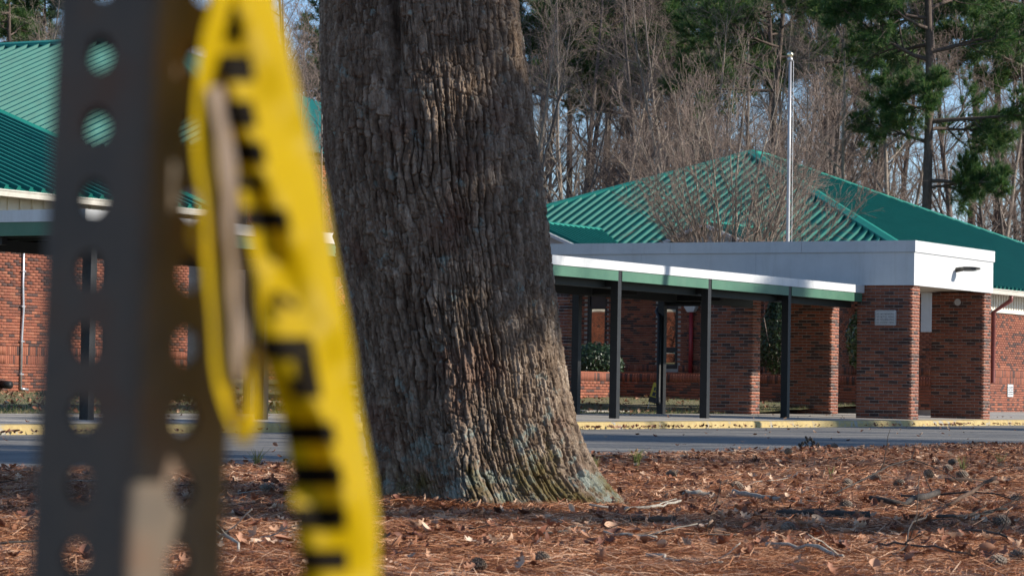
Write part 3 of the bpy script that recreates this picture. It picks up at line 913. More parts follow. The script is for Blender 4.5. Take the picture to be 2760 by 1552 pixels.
for b in (3.5, 6.2):
    MB().box(ca0 - 0.0035, b, CZ0 + 0.01, ca0 - 0.0002, b + 0.012, CZ1).build('panel_joint', M['grey_board'], CR)
# lamp
lp = thing('wall_lamp', 'bronze arm lamp sticking out from the sunlit white fascia', 'lamp', P(2.35, cb0 - 0.001, 3.28), ROT)
v1_, f1_ = tube_np([(0, 0.0, 0.0), (0.0, -0.10, 0.015), (0, -0.16, 0.02)], [0.055, 0.05, 0.045], 10)
MB().add(v1_, [list(q) for q in f1_] + [list(range(10)), list(range(20, 30))]).build('arm', M['lamp'], lp)
hd = MB()
prof_l = [(-0.12, 0.06, 0.05), (-0.2, 0.11, 0.075), (-0.36, 0.12, 0.07), (-0.48, 0.10, 0.05), (-0.53, 0.05, 0.02)]
vv = []
for y, w, h in prof_l:
    vv += [(-w, y, -h * 0.5), (-w * 0.8, y, h * 0.5), (w * 0.8, y, h * 0.5), (w, y, -h * 0.5)]
ff = []
for i in range(len(prof_l) - 1):
    for j in range(4):
        ff.append([i * 4 + j, i * 4 + (j + 1) % 4, i * 4 + 4 + (j + 1) % 4, i * 4 + 4 + j])
ff += [[3, 2, 1, 0], [16, 17, 18, 19]]
vv = [(x, y, z + 0.03 - 0.06 * (y + 0.12) * 0) for x, y, z in vv]
hd.add(vv, ff)
hd.build('lamp_head', M['lamp'], lp)
MB().box(-0.08, -0.44, -0.035, 0.08, -0.2, -0.008).build('lens', M['lens'], lp)
# notice plates
LINES = ['NO  SKATEBOARDING', 'NO  BICYCLE  RIDING', 'NO  ROLLERBLADING', 'NO  SCOOTER  RIDING']
def notice(name, label, loc, rz, w, h, spread=None):
    t = thing(name, label, 'sign', loc, rz, None)
    # plate in local x (width), facing -y
    r = 0.03; vv = []
    for cx, cz, a0 in ((w / 2 - r, h / 2 - r, 0), (-w / 2 + r, h / 2 - r, 90), (-w / 2 + r, -h / 2 + r, 180), (w / 2 - r, -h / 2 + r, 270)):
        for k in range(5):
            a = math.radians(a0 + k * 22.5)
            vv.append((cx + r * math.cos(a), cz + r * math.sin(a)))
    k = len(vv)
    V3 = [(x, -0.004, z) for x, z in vv] + [(x, 0.0, z) for x, z in vv]
    MB().add(V3, [list(range(k)), list(range(k, 2 * k))[::-1]] + [[i, k + i, k + (i + 1) % k, (i + 1) % k] for i in range(k)]).build('plate', M['sign_face'], t)
    bd_ = MB()
    bw = 0.006; m_ = 0.012
    for (x0, z0, x1, z1) in ((-w/2+r, h/2-m_-bw, w/2-r, h/2-m_), (-w/2+r, -h/2+m_, w/2-r, -h/2+m_+bw), (-w/2+m_, -h/2+r, -w/2+m_+bw, h/2-r), (w/2-m_-bw, -h/2+r, w/2-m_, h/2-r)):
        bd_.box(x0, -0.0052, z0, x1, -0.0045, z1)
    bd_.build('border', M['sign_ink'], t)
    for i, tx in enumerate(LINES):
        cu = bpy.data.curves.new('lettering', 'FONT')
        cu.body = tx
        cu.align_x = 'CENTER'
        cu.size = h * 0.16
        cu.extrude = 0.0004
        cu.materials.append(M['sign_ink'])
        o = bpy.data.objects.new('lettering', cu)
        COL.objects.link(o)
        o.parent = t
        bpy.context.view_layer.update()
        wd = max(o.dimensions.x, 0.01)
        me_ = bpy.data.meshes.new_from_object(o.evaluated_get(bpy.context.evaluated_depsgraph_get()))
        bpy.data.objects.remove(o)
        o = obj('lettering', me_, None, t)
        o.scale = (w * 0.82 / wd, 1, 1)
        o.rotation_euler = (math.pi / 2, 0, 0)
        o.location = (0, -0.0062, h * (0.255 - 0.185 * i) - 0.02)
    return t
notice('notice_plate', 'small grey notice plate with four lines of capitals on shaded pillar', P(-0.012, 0.58, 2.20), ROT - math.pi / 2, 0.47, 0.315)
notice('notice_plate', 'white notice plate on the sunlit side wall below the soldier course', P(25.0, BW - 0.05, 0.78), ROT, 0.48, 0.36)

# ================================================================== COVERED WALKWAY
CW = thing('covered_walkway', 'long covered walkway with white and green fascia on black steel posts', 'walkway', P(0, 0, 0), ROT)
wa0, wa1, wb0, wb1 = -26.3, -0.02, 1.05, 3.98
for (s0, s1) in ((wa0, -21.4), (-21.396, -16.4), (-16.396, -11.9), (-11.896, -7.4), (-7.396, -3.4), (-3.396, wa1)):
    MB().box(s0, wb0, 2.705, s1, wb0 + 0.03, 2.862).build('fascia_strip', M['white'], CW)
MB().box(wa0, wb0 + 0.031, 2.705, wa0 + 0.03, wb1, 2.862).build('fascia_strip', M['white'], CW)
MB().box(wa0 + 0.031, wb1 - 0.03, 2.705, wa1, wb1, 2.862).build('fascia_strip', M['white'], CW)
MB().box(wa0 + 0.031, wb0 + 0.031, 2.78, wa1, wb1 - 0.031, 2.83).build('roof_deck', M['dark_deck'], CW)
posts_a = [-3.75 - 3.65 * k for k in range(6)] + [-26.05]
ends = sorted([wa0 + 0.02] + [p for p in posts_a] + [wa1])
for i in range(len(ends) - 1):
    x0, x1 = ends[i] + 0.075, ends[i + 1] - 0.075
    if x1 - x0 > 0.2:
        MB().box(x0, wb0 + 0.02, 2.525, x1, wb0 + 0.06, 2.703).build('green_beam', M['walk_green'], CW)
        MB().box(x0, wb1 - 0.06, 2.525, x1, wb1 - 0.02, 2.703).build('green_beam', M['walk_green'], CW)
MB().box(wa0 + 0.02, wb0 + 0.07, 2.525, wa0 + 0.06, wb1 - 0.07, 2.703).build('green_beam', M['walk_green'], CW)
k = 0
x = wa0 + 0.4
while x < wa1 - 0.1:
    MB().box(x, wb0 + 0.061, 2.56, x + 0.09, wb1 - 0.061, 2.779).build('cross_rib', M['dark_deck'], CW)
    x += 0.61
for bq in (wb0 + 0.35, wb1 - 0.35):
    MB().box(wa0 + 0.08, bq - 0.06, 2.40, wa1, bq + 0.06, 2.558).build('main_beam', M['dark_deck'], CW)
for a in posts_a:
    for b, zb in ((wb0 + 0.10, 0.12), (wb1 - 0.13, 0.155)):
        ps = MB().box(a - 0.065, b - 0.07, zb, a + 0.065, b + 0.07, 2.70).build('post', M['black_metal'], CW)
        MB().box(a - 0.10, b - 0.105, zb - 0.03, a + 0.10, b + 0.105, zb + 0.008).build('base_plate', M['black_metal'], ps)
        MB().box(a - 0.055, min(b, 2.5) + 0.06, 2.42, a + 0.055, b + (1.0 if b < 2 else -1.0) * 0.35, 2.54).build('bracket', M['black_metal'], ps)
# rain pipe on one of the far posts
dp = [(-3.60, wb1 - 0.9, 2.36), (-3.60, wb1 - 0.16, 2.36), (-3.62, wb1 - 0.02, 2.34), (-3.75, wb1 + 0.0, 2.2), (-3.88, wb1 - 0.13, 2.1), (-3.88, wb1 - 0.13, 0.52), (-3.92, wb1 - 0.15, 0.44), (-4.02, wb1 - 0.2, 0.36)]
MB().tube(dp, [0.045] * len(dp), 10).build('rain_pipe', M['black_metal'], CW, True)

# ================================================================== PLANTER WALL
PW = thing('planter_wall', 'low brick planter wall with a soldier-course top in front of the shrubs', 'wall', P(0, 0, 0), ROT)
pc = MB()
pc.box(7.5, 2.2, 0.05, 7.82, 10.6, 1.02)
pc.box(-1.5, 10.6, 0.05, 7.82, 10.92, 1.02)
pc.box(7.82, 2.2, 0.05, 10.5, 2.5, 1.02)
pc = pc.build('wall_core', M['mortar'], PW)
brick_wall(pc, 'b', 7.5, 2.2, 10.57, 0.28, 1.022, -1, (), [(2.2, 10.6, 0.35, 0.8)], 250, (0.81, 1.03))
brick_wall(pc, 'a', 10.6, -1.5, 7.47, 0.28, 1.022, -1, (), [(3.0, 7.5, 0.35, 0.8)], 120, (0.81, 1.03))
MB().box(7.49, 2.2, 1.021, 7.84, 10.58, 1.05).build('coping', M['brick_mass'], PW)
MB().box(-1.5, 10.585, 1.021, 7.48, 10.94, 1.05).build('coping', M['brick_mass'], PW)
sheet('planter_soil', [P(7.8, 2.4, 0.95), P(10.5, 2.4, 0.95), P(10.5, 21.4, 0.95), P(7.8, 21.4, 0.95)], 'litter')
bpy.data.objects['planter_soil'].location.z = -0.22

# grey board by the planter and the lawn sign
gb = MB().boxm(Matrix.Translation(P(0.8, 9.75, 0)) @ Matrix.Rotation(ROT, 4, 'Z') @ Matrix.Rotation(math.radians(8), 4, 'X'), -0.55, -0.02, 0.45, 0.55, 0.02, 0.95)
for s in (-0.5, 0.5):
    gb.boxm(Matrix.Translation(P(0.8, 9.75, 0)) @ Matrix.Rotation(ROT, 4, 'Z'), s - 0.03, -0.05, 0.15, s + 0.03, 0.05, 0.5)
gb.build('bench_panel', M['grey_board'], label='pale grey board standing against the planter beside the oak trunk', cat='board')
ys = thing('lawn_sign', 'tilted yellow and black lawn sign on wire legs beside a walkway post', 'sign', P(1.4, 6.62, 0.19), ROT - math.pi / 2 + 0.35)
tl = Matrix.Rotation(math.radians(16), 4, 'Y')
MB().boxm(tl, -0.135, -0.008, 0.16, 0.135, 0.008, 0.60).build('board', M['yellow_board'], ys)
ink = MB()
for (x0, z0, x1, z1) in ((-0.02, 0.54, 0.02, 0.58), (-0.09, 0.43, -0.05, 0.51), (-0.04, 0.43, 0.0, 0.51), (0.01, 0.43, 0.05, 0.51), (0.06, 0.43, 0.10, 0.51),
                         (-0.09, 0.31, -0.02, 0.40), (-0.01, 0.31, 0.04, 0.40), (0.05, 0.31, 0.10, 0.40)):
    ink.boxm(tl, x0, -0.0105, z0, x1, -0.0082, z1)
ink.build('print', M['sign_ink'], ys)
MB().boxm(tl, -0.132, -0.0104, 0.163, 0.132, -0.0083, 0.285).build('dark_band', M['panel'], ys)
for s in (-0.1, 0.1):
    MB().boxm(tl, s - 0.005, -0.004, -0.1, s + 0.005, 0.004, 0.162).build('leg', M['galv'], ys)

# ================================================================== FLAGPOLE
FP = thing('flagpole', 'bare silver flagpole with a ball finial rising behind the white canopy', 'flagpole', P(9.0, 6.79, 0.35))
MB().tube([(0, 0, 0), (0, 0, 3), (0, 0, 6), (0, 0, 8.42)], [0.052, 0.048, 0.040, 0.034], 14).build('pole', M['alu'], FP, True)
MB().tube([(0, 0, 8.32), (0, 0, 8.35), (0, 0, 8.39), (0, 0, 8.42)], [0.055, 0.065, 0.065, 0.035], 12).build('truck', M['alu'], FP, True)
bz = [(0, 0, 8.41 + 0.14 * (1 - math.cos(math.pi * i / 8)) / 2) for i in range(9)]
MB().tube(bz, [0.002 + 0.075 * math.sin(math.pi * i / 8) for i in range(9)], 12).build('ball', M['gold'], FP, True)
MB().tube([(0.08, 0, 8.34), (0.095, 0, 5), (0.10, 0, 1.2)], [0.007] * 3, 5).build('halyard', M['white'], FP)

# ================================================================== TREE GENERATORS
def unit(v):
    return v / (np.linalg.norm(v) + 1e-9)
def grow(r, start, d, length, nseg, wob, up, curve=None):
    pts = [np.array(start, float)]
    d = unit(np.array(d, float))
    st = length / nseg
    for i in range(nseg):
        d = unit(d + r.normal(0, wob, 3) + np.array((0, 0, up)))
        pts.append(pts[-1] + d * st)
    return np.array(pts), d
def perp_dir(r, axis, ang, az=None):
    axis = unit(axis)
    ref = np.array((0, 0, 1.0)) if abs(axis[2]) < 0.95 else np.array((1.0, 0, 0))
    s = unit(np.cross(axis, ref)); w = np.cross(axis, s)
    az = r.uniform(0, 2 * math.pi) if az is None else az
    return math.cos(ang) * axis + math.sin(ang) * (math.cos(az) * s + math.sin(az) * w)
def sub(r, pts, radii, lo, count, length, ang, nseg, wob, up, ratio, sides, out):
    res = []
    n = len(pts)
    for i in range(count):
        t = lo + (1 - lo) * (i + r.random()) / count
        x = t * (n - 1); k = min(int(x), n - 2); fr = x - k
        p = pts[k] * (1 - fr) + pts[k + 1] * fr
        rr = radii[k] * (1 - fr) + radii[k + 1] * fr
        d = perp_dir(r, pts[k + 1] - pts[k], math.radians(r.normal(ang, 9)))
        L_ = length * r.uniform(0.55, 1.15) * (1.15 - 0.65 * t)
        q, _ = grow(r, p, d, L_, nseg, wob, up)
        r0 = min(rr * 0.75, max(rr * ratio, 0.005))
        rad = np.linspace(r0, max(0.0045, r0 * 0.3), len(q))
        out.append(tube_np(q, rad, sides))
        res.append((q, rad))
    return res
def deciduous(seed, h=19.0, r0=0.2, first=0.3, lean=0.03, nprim=20, plen=5.0, twigs=(6, 5, 3), pang=45):
    r = np.random.default_rng(seed)
    tr = []; cr = []
    d = unit(np.array((r.normal(0, lean), r.normal(0, lean), 1.0)))
    pts, _ = grow(r, (0, 0, -0.3), d, h, 14, 0.035, 0.02)
    rad = r0 * (1 - np.linspace(0, 1, len(pts)) ** 1.2 * 0.92)
    tr.append(tube_np(pts, rad, 8))
    prim = sub(r, pts, rad, first, nprim, plen, pang, 6, 0.10, 0.05, 0.5, 5, tr)
    for q, ra in prim:
        sec = sub(r, q, ra, 0.2, twigs[0], plen * 0.42, 42, 4, 0.13, 0.05, 0.5, 4, cr)
        for q2, ra2 in sec:
            ter = sub(r, q2, ra2, 0.15, twigs[1], plen * 0.2, 40, 3, 0.16, 0.04, 0.55, 3, cr)
            for q3, ra3 in ter:
                sub(r, q3, ra3, 0.2, twigs[2], plen * 0.10, 38, 2, 0.15, 0.03, 0.7, 3, cr)
    return join_tubes(tr), join_tubes(cr)
def tufts(r, centers, dirs, n, length, width):
    """needle sprays: n thin blades from each centre, fanned round its direction"""
    C = np.repeat(centers, n, 0); D = np.repeat(dirs, n, 0)
    d = D + r.normal(0, 0.62, C.shape)
    d /= np.linalg.norm(d, axis=1)[:, None]
    s = np.cross(d, r.normal(0, 1, C.shape)); s /= np.linalg.norm(s, axis=1)[:, None] + 1e-9
    L_ = length * r.uniform(0.6, 1.15, (len(C), 1))
    v = np.stack([C - s * width, C + s * width, C + d * L_], 1).reshape(-1, 3)
    f = np.arange(len(v)).reshape(-1, 3)
    return v, f
def pine(seed, h, r0, pads, blade=(18, 0.34, 0.015), trunk_n=10):
    """pads: (height, azimuth, reach, size, droop)"""
    r = np.random.default_rng(seed)
    tr = []
    pts, _ = grow(r, (0, 0, -0.3), (r.normal(0, .01), r.normal(0, .01), 1), h, 12, 0.012, 0.02)
    rad = r0 * (1 - np.linspace(0, 1, 13) * 0.8)
    tr.append(tube_np(pts, rad, trunk_n))
    cen = []; dirs = []
    zc = pts[:, 2]
    for (z, az, reach, size, droop) in pads:
        k = min(int(np.searchsorted(zc, z)) - 1, 11); fr = (z - zc[k]) / (zc[k + 1] - zc[k])
        p = pts[k] * (1 - fr) + pts[k + 1] * fr
        d = np.array((math.cos(az), math.sin(az), 0.10 - droop))
        q, _ = grow(r, p, d, reach, 7, 0.10, 0.03)
        b0 = min(rad[k] * 0.6, 0.03 + 0.017 * reach)
        br = np.linspace(b0, 0.015, 8)
        tr.append(tube_np(q, br, 5))
        subs = sub(r, q, br, 0.22, int(9 + 4 * size), size * 1.25, 50, 4, 0.14, 0.05, 0.5, 4, tr)
        for q2, b2 in subs + [(q, br)]:
            tw = sub(r, q2, b2, 0.25, 7, size * 0.5, 45, 3, 0.15, 0.08, 0.6, 3, tr)
            for q3, b3 in tw:
                for m in (1, 2, 3):
                    cen.append(q3[m]); dirs.append(unit(q3[m] - q3[m - 1]) + np.array((0, 0, 0.35)))
    cen = np.array(cen); dirs = np.array(dirs)
    return join_tubes(tr), tufts(r, cen, dirs, blade[0], blade[1], blade[2])

def proto(name, tr, cr, tm, cm):
    a = mesh_np(name + '_trunk', *tr, smooth=True); a.materials.append(M[tm])
    b = mesh_np(name + '_crown', *cr); b.materials.append(M[cm])
    return a, b
DEC = []
for i, (h, r0, fi, np_, pl, tw, pa, tm, cm) in enumerate([
        (19, 0.19, 0.25, 22, 4.6, (6, 5, 3), 42, 'bark_grey', 'twig'),
        (22, 0.24, 0.35, 20, 5.0, (6, 5, 3), 38, 'bark_grey', 'twig'),
        (17, 0.14, 0.22, 24, 3.6, (5, 5, 3), 45, 'bark_pale', 'twig'),
        (20, 0.17, 0.40, 18, 4.2, (6, 5, 3), 35, 'bark_pale', 'twig_pale'),
        (15, 0.11, 0.15, 26, 3.0, (5, 4, 3), 48, 'bark_grey', 'twig'),
        (9, 0.06, 0.10, 22, 2.2, (5, 4, 3), 40, 'twig', 'twig')]):
    tr, cr = deciduous(100 + i, h, r0, fi, 0.04, np_, pl, tw, pa)
    DEC.append(proto('bare_tree', tr, cr, tm, cm))
PINES = []
for i, (h, r0) in enumerate([(27, 0.26), (25, 0.22), (29, 0.28)]):
    rr = random.Random(40 + i)
    pads = []
    for k in range(24):
        z = h * (0.60 + 0.38 * k / 24)
        pads.append((z, rr.uniform(0, 6.28), rr.uniform(2.0, 4.2) * (1.15 - 0.6 * k / 24), rr.uniform(1.0, 1.7), rr.uniform(-0.2, 0.2)))
    tr, cr = pine(60 + i, h, r0, pads, (18, 0.38, 0.014))
    PINES.append(proto('pine_tree', tr, cr, 'bark_pine', 'needle'))
def place_tree(name, pr_, loc, rz, sc, label, group):
    t = thing(name, label, 'tree', loc, rz, group)
    t.scale = (sc, sc, sc)
    obj('trunk', pr_[0], None, t)
    obj('crown', pr_[1], None, t)
    return t

# woods behind the school
wr = random.Random(21)
def inview(x, y): return abs(x) < 0.1725 * y + 2.5
def where(px):
    for lim, t in ((300, 'behind the hall roof ridge'), (900, 'between the tape and the oak'), (1650, 'beside the oak trunk, behind the hipped roof'), (2080, 'behind the many-stemmed pale tree'),
                   (2200, 'behind the flagpole'), (2560, 'about the level-boughed pine'), (9999, 'beyond the falling hip of the roof')):
        if px < lim: return t
KINDS_ = ['tall grey bare hardwood', 'tall wide-limbed bare hardwood', 'slim pale-barked bare hardwood', 'tall pale-twigged bare hardwood', 'short grey bare hardwood', 'low bare thicket sapling']
spots = []
tries = 0
while len(spots) < 148 and tries < 6000:
    tries += 1
    y = wr.uniform(117, 185); x = wr.uniform(-36, 36)
    if not inview(x, y): continue
    px = 1380 + 8000 * x / y
    if px < -40: continue
    if 900 < px < 1380: continue                       # hidden behind the oak trunk
    if 180 < px < 740 : 
        if wr.random() < 0.8: continue
    if px > 2480 and wr.random() < 0.4: continue
    if any((x - s[0]) ** 2 + (y - s[1]) ** 2 < 1.3 for s in spots): continue
    spots.append((x, y))
for (x, y) in spots:
    if y < 128: k = wr.choice([4, 5, 5, 2, 2, 5])
    else: k = wr.choice([0, 1, 2, 3, 0, 1, 4])
    place_tree('bare_tree', DEC[k], (x, y, 0), wr.uniform(0, 6.28), wr.uniform(0.85, 1.15), KINDS_[k] + ' in the woods ' + where(1380 + 8000 * x / y), KINDS_[k] + ' trees ' + where(1380 + 8000 * x / y))
for (px, y, k, sc) in [(20, 150, 0, .9), (110, 170, 1, .95), (830, 150, 0, .95), (1450, 150, 1, 1.0), (1530, 158, 0, 0.98), (1610, 165, 2, 1.08), (1690, 148, 1, 0.96), (1750, 160, 0, 1.08), (1900, 138, 1, 0.98),
                       (2090, 150, 0, 1.0), (2250, 165, 2, 1.02), (2360, 175, 0, 1.1), (2600, 165, 2, 1.1), (2700, 150, 1, 1.06), (2765, 140, 0, 1.0)]:
    place_tree('pine_tree', PINES[k], ((px - 1380) / 8000 * y, y, 0), wr.uniform(0, 6.28), sc, 'tall high-crowned pine in the woods ' + where(px), 'pines ' + where(px))

# the pine with big level boughs over the roof's end
HP = [(8.6, -0.1, 2.2, 1.1, -0.05), (8.9, -0.4, 3.6, 0.9, 0.15), (10.4, 2.6, 3.0, 1.5, -0.1), (10.9, 0.5, 3.0, 1.4, -0.05), (11.2, -0.3, 4.6, 1.3, 0.0), (11.6, 3.6, 2.2, 1.3, -0.1), (11.9, -1.8, 2.0, 1.2, 0.0),
      (13.6, 3.05, 4.4, 1.6, -0.02), (13.9, -0.15, 4.2, 1.5, -0.12), (14.2, 2.4, 3.6, 1.4, 0.0), (14.8, -2.6, 3.6, 1.5, -0.05), (15.2, 3.3, 5.0, 1.5, 0.0), (15.6, 0.7, 3.6, 1.4, -0.1),
      (16.4, 3.0, 4.6, 1.6, 0.0), (16.8, -0.5, 4.0, 1.5, 0.0), (17.4, -1.7, 3.2, 1.4, 0.0), (18.0, 2.5, 4.0, 1.5, 0.0), (18.6, 0.3, 3.6, 1.4, 0.0), (19.4, -2.4, 3.0, 1.4, 0), (20.2, 1.2, 3, 1.3, 0),
      (21, 3.4, 2.6, 1.3, 0), (22, -0.6, 2.4, 1.2, 0), (23, 2, 1.8, 1.1, 0)]
tr, cr = pine(77, 25.0, 0.26, HP, (34, 0.33, 0.010))
place_tree('pine_tree', proto('pine_tree', tr, cr, 'bark_pine', 'needle'), (15.85, 115.5, 0), 0.0, 1.0, 'pine with broad level dark green boughs over the end of the hipped roof', None)
# a bough of a nearer pine hanging in over the flagpole
HP2 = [(13.0, 3.3, 4.0, 1.5, 0.1), (13.8, 2.9, 4.4, 1.5, 0.05), (14.4, 0.2, 3.8, 1.4, 0.05), (14.8, 3.6, 3.6, 1.5, 0.0), (15.6, -1.2, 3.4, 1.5, 0.0), (16.4, 2.2, 3.4, 1.4, 0), (17.2, 0.6, 3.2, 1.4, 0), (18.2, -2.2, 3, 1.3, 0), (19.5, 2.9, 2.6, 1.3, 0), (21, 0.0, 2.2, 1.2, 0)]
tr, cr = pine(78, 23.0, 0.22, HP2, (30, 0.33, 0.010))
place_tree('pine_tree', proto('pine_tree', tr, cr, 'bark_pine', 'needle'), (10.4, 122.0, 0), 0.0, 1.0, 'pine with dark drooping boughs above the flagpole', None)

# many-stemmed bare tree in front of the hipped roof
def vase_tree(seed):
    r = np.random.default_rng(seed)
    tr = []; cr = []
    for i in range(19):
        az = i * 2.399 + r.normal(0, 0.2)
        tilt = math.radians(r.uniform(6, 33) if i < 12 else r.uniform(34, 56))
        d = np.array((math.cos(az) * math.sin(tilt), math.sin(az) * math.sin(tilt), math.cos(tilt)))
        L_ = (6.6 if tilt < 0.55 else 4.8) * r.uniform(0.75, 1.05)
        q, _ = grow(r, (0.20 * math.cos(az), 0.20 * math.sin(az), 2.3), d, L_, 10, 0.06, 0.045)
        q = np.vstack([[0.10 * math.cos(az), 0.10 * math.sin(az), -0.3], [0.15 * math.cos(az), 0.15 * math.sin(az), 1.2], q])
        rad = np.linspace(r.uniform(0.034, 0.058), 0.008, len(q))
        tr.append(tube_np(q, rad, 6))
        s1 = sub(r, q, rad, 0.26, 12, 2.3, 30, 6, 0.10, 0.05, 0.6, 4, tr)
        for q1, r1 in s1:
            s2 = sub(r, q1, r1, 0.15, 7, 1.05, 30, 4, 0.13, 0.05, 0.6, 3, cr)
            for q2, r2 in s2:
                sub(r, q2, r2, 0.2, 4, 0.42, 34, 3, 0.15, 0.04, 0.7, 3, cr)
    return join_tubes(tr), join_tubes(cr)
tr, cr = vase_tree(5)
place_tree('bare_tree', proto('vase_tree', tr, cr, 'vase_bark', 'twig'), P(12.0, 9.75, 0.4), 0.4, 1.0, 'pale many-stemmed bare tree fanning out in front of the hipped green roof', None)
tr, cr = deciduous(321, 7.5, 0.07, 0.2, 0.04, 16, 2.4, (5, 4, 3), 45)
place_tree('bare_tree', proto('small_tree', tr, cr, 'bark_pale', 'twig'), P(-9.3, 18.2, 0.3), 0.0, 0.85, 'small bare tree in front of the low wing\'s gutter', None)

for i, (x, y, sc) in enumerate([(-4.75, 70.5, 0.95), (-5.25, 74.0, 1.05), (-4.4, 77.0, 1.0)]):
    place_tree('bare_tree', DEC[5], (x, y, 0.3), 1.7 * i, sc, 'bare lawn sapling before the hall wall, between tape and oak', 'bare saplings before the hall wall')
# woods on the sunny side of the road: they throw the shade on road, oak and walls
SL = 'roadside pine standing beyond the sign post, shading the straw'
for i, (x, y, k, sc) in enumerate([(33, 21.5, 2, .85), (46, 33.0, 1, .95), (52, 52.0, 0, .9)]):
    place_tree('pine_tree', PINES[k], (x, y, 0), 1.3 * i, sc, SL, 'roadside pines across from the sign post')
for i, (x, y, k, sc) in enumerate([(13.0, 14.55, 0, .43), (14.5, 12.2, 1, .33), (12.6, 17.2, 2, .40), (10.0, 14.6, 1, .37), (11.4, 15.2, 2, .41)]):
    place_tree('pine_tree', PINES[k], (x, y, 0), 2.3 * i + 1, sc, 'young roadside pine standing beyond the sign post', 'young roadside pines across from the sign post')
SL2 = 'roadside bare hardwood standing beyond the sign post'
for i, (x, y, k, sc) in enumerate([(17, 23.8, 2, .9), (23, 30.5, 3, .9), (31, 38.5, 2, 1.0), (28, 47.0, 3, 1.0), (42, 43.0, 4, 1.0), (20, 34.5, 4, .9), (10.8, 24.6, 4, .8), (27, 26.5, 4, .9), (36, 33.0, 4, 1.0), (38, 28.5, 2, .9), (44, 38.0, 3, 1.0), (9.5, 38.0, 3, .95), (12.5, 45.0, 3, 1.0), (13.5, 33.0, 3, .9), (15.0, 51.0, 3, 1.0), (18.5, 41.0, 3, 1.0), (11.5, 29.5, 3, .85)]):
    place_tree('bare_tree', DEC[k], (x, y, 0), 2.1 * i, sc, SL2, 'roadside hardwoods across from the sign post')

# ================================================================== SHRUBS
def shrub(name, label, cat, loc, dims, n, leaf, mat, seed, shape='ball', stems=True):
    r = np.random.default_rng(seed)
    t = thing(name, label, cat, loc)
    u_ = r.normal(0, 1, (n, 3)); u_ /= np.linalg.norm(u_, axis=1)[:, None]
    rad = r.uniform(0.55, 1.0, (n, 1)) ** 0.5
    lump = 0.80 + 0.35 * vn.fbm(u_[:, 0:1] * 2.3 + 9, u_[:, 2:3] * 2.3 + u_[:, 1:2] * 1.7 + 4, 3)
    p = u_ * rad * lump
    if shape == 'cone':
        zz = (p[:, 2] + 1) / 2
        p[:, :2] *= (1.15 - 0.85 * zz)[:, None]
    p = p * np.array(dims) + np.array((0, 0, dims[2]))
    nrm = unit_rows(u_ + r.normal(0, 0.5, (n, 3)))
    s = np.cross(nrm, r.normal(0, 1, (n, 3))); s = unit_rows(s)
    w = np.cross(nrm, s)
    l_ = leaf * r.uniform(0.6, 1.3, (n, 1))
    v = np.stack([p - s * l_, p + w * l_ * 0.42, p + s * l_, p - w * l_ * 0.42], 1).reshape(-1, 3)
    obj('foliage', mesh_np('foliage', v, np.arange(len(v)).reshape(-1, 4)), M[mat], t)
    tb = []
    for i in range(7):
        d = np.array((math.cos(i * 2.4) * 0.35, math.sin(i * 2.4) * 0.35, 1))
        q, _ = grow(r, (0, 0, -0.15), d * np.array(dims) / max(dims), dims[2] * 1.5, 5, 0.1, 0.05)
        tb.append(tube_np(q, np.linspace(0.03, 0.006, 6), 5))
    obj('stem', mesh_np('stem', *join_tubes(tb), smooth=True), M['twig'], t)
    return t
def unit_rows(a): return a / (np.linalg.norm(a, axis=1)[:, None] + 1e-9)
shrub('evergreen_shrub', 'dark rounded evergreen shrub behind the sunlit end of the planter wall', 'shrub', P(9.6, 12.4, 0.72), (0.85, 0.85, 0.55), 5200, 0.05, 'shrub', 1)
shrub('evergreen_shrub', 'dark clipped cone-shaped evergreen between two brick pillars', 'shrub', P(9.4, 7.2, 0.95), (0.62, 0.62, 1.15), 6000, 0.05, 'shrub', 2, 'cone')
shrub('glossy_tree', 'glossy-leaved small evergreen beside the orange-lit pillar', 'shrub', P(11.2, 5.55, 1.0), (0.55, 0.55, 0.95), 2600, 0.07, 'magnolia', 3)
shrub('glossy_tree', 'loose olive-leaved branches against the sunlit pier', 'shrub', P(13.0, 5.75, 2.0), (0.75, 0.75, 0.75), 1500, 0.075, 'magnolia', 4)
shrub('lawn_shrub', 'low green weedy clump on the lawn edge by the low wing', 'shrub', P(-9.8, 12.6, 0.2), (1.7, 0.5, 0.16), 2200, 0.05, 'shrub', 6)

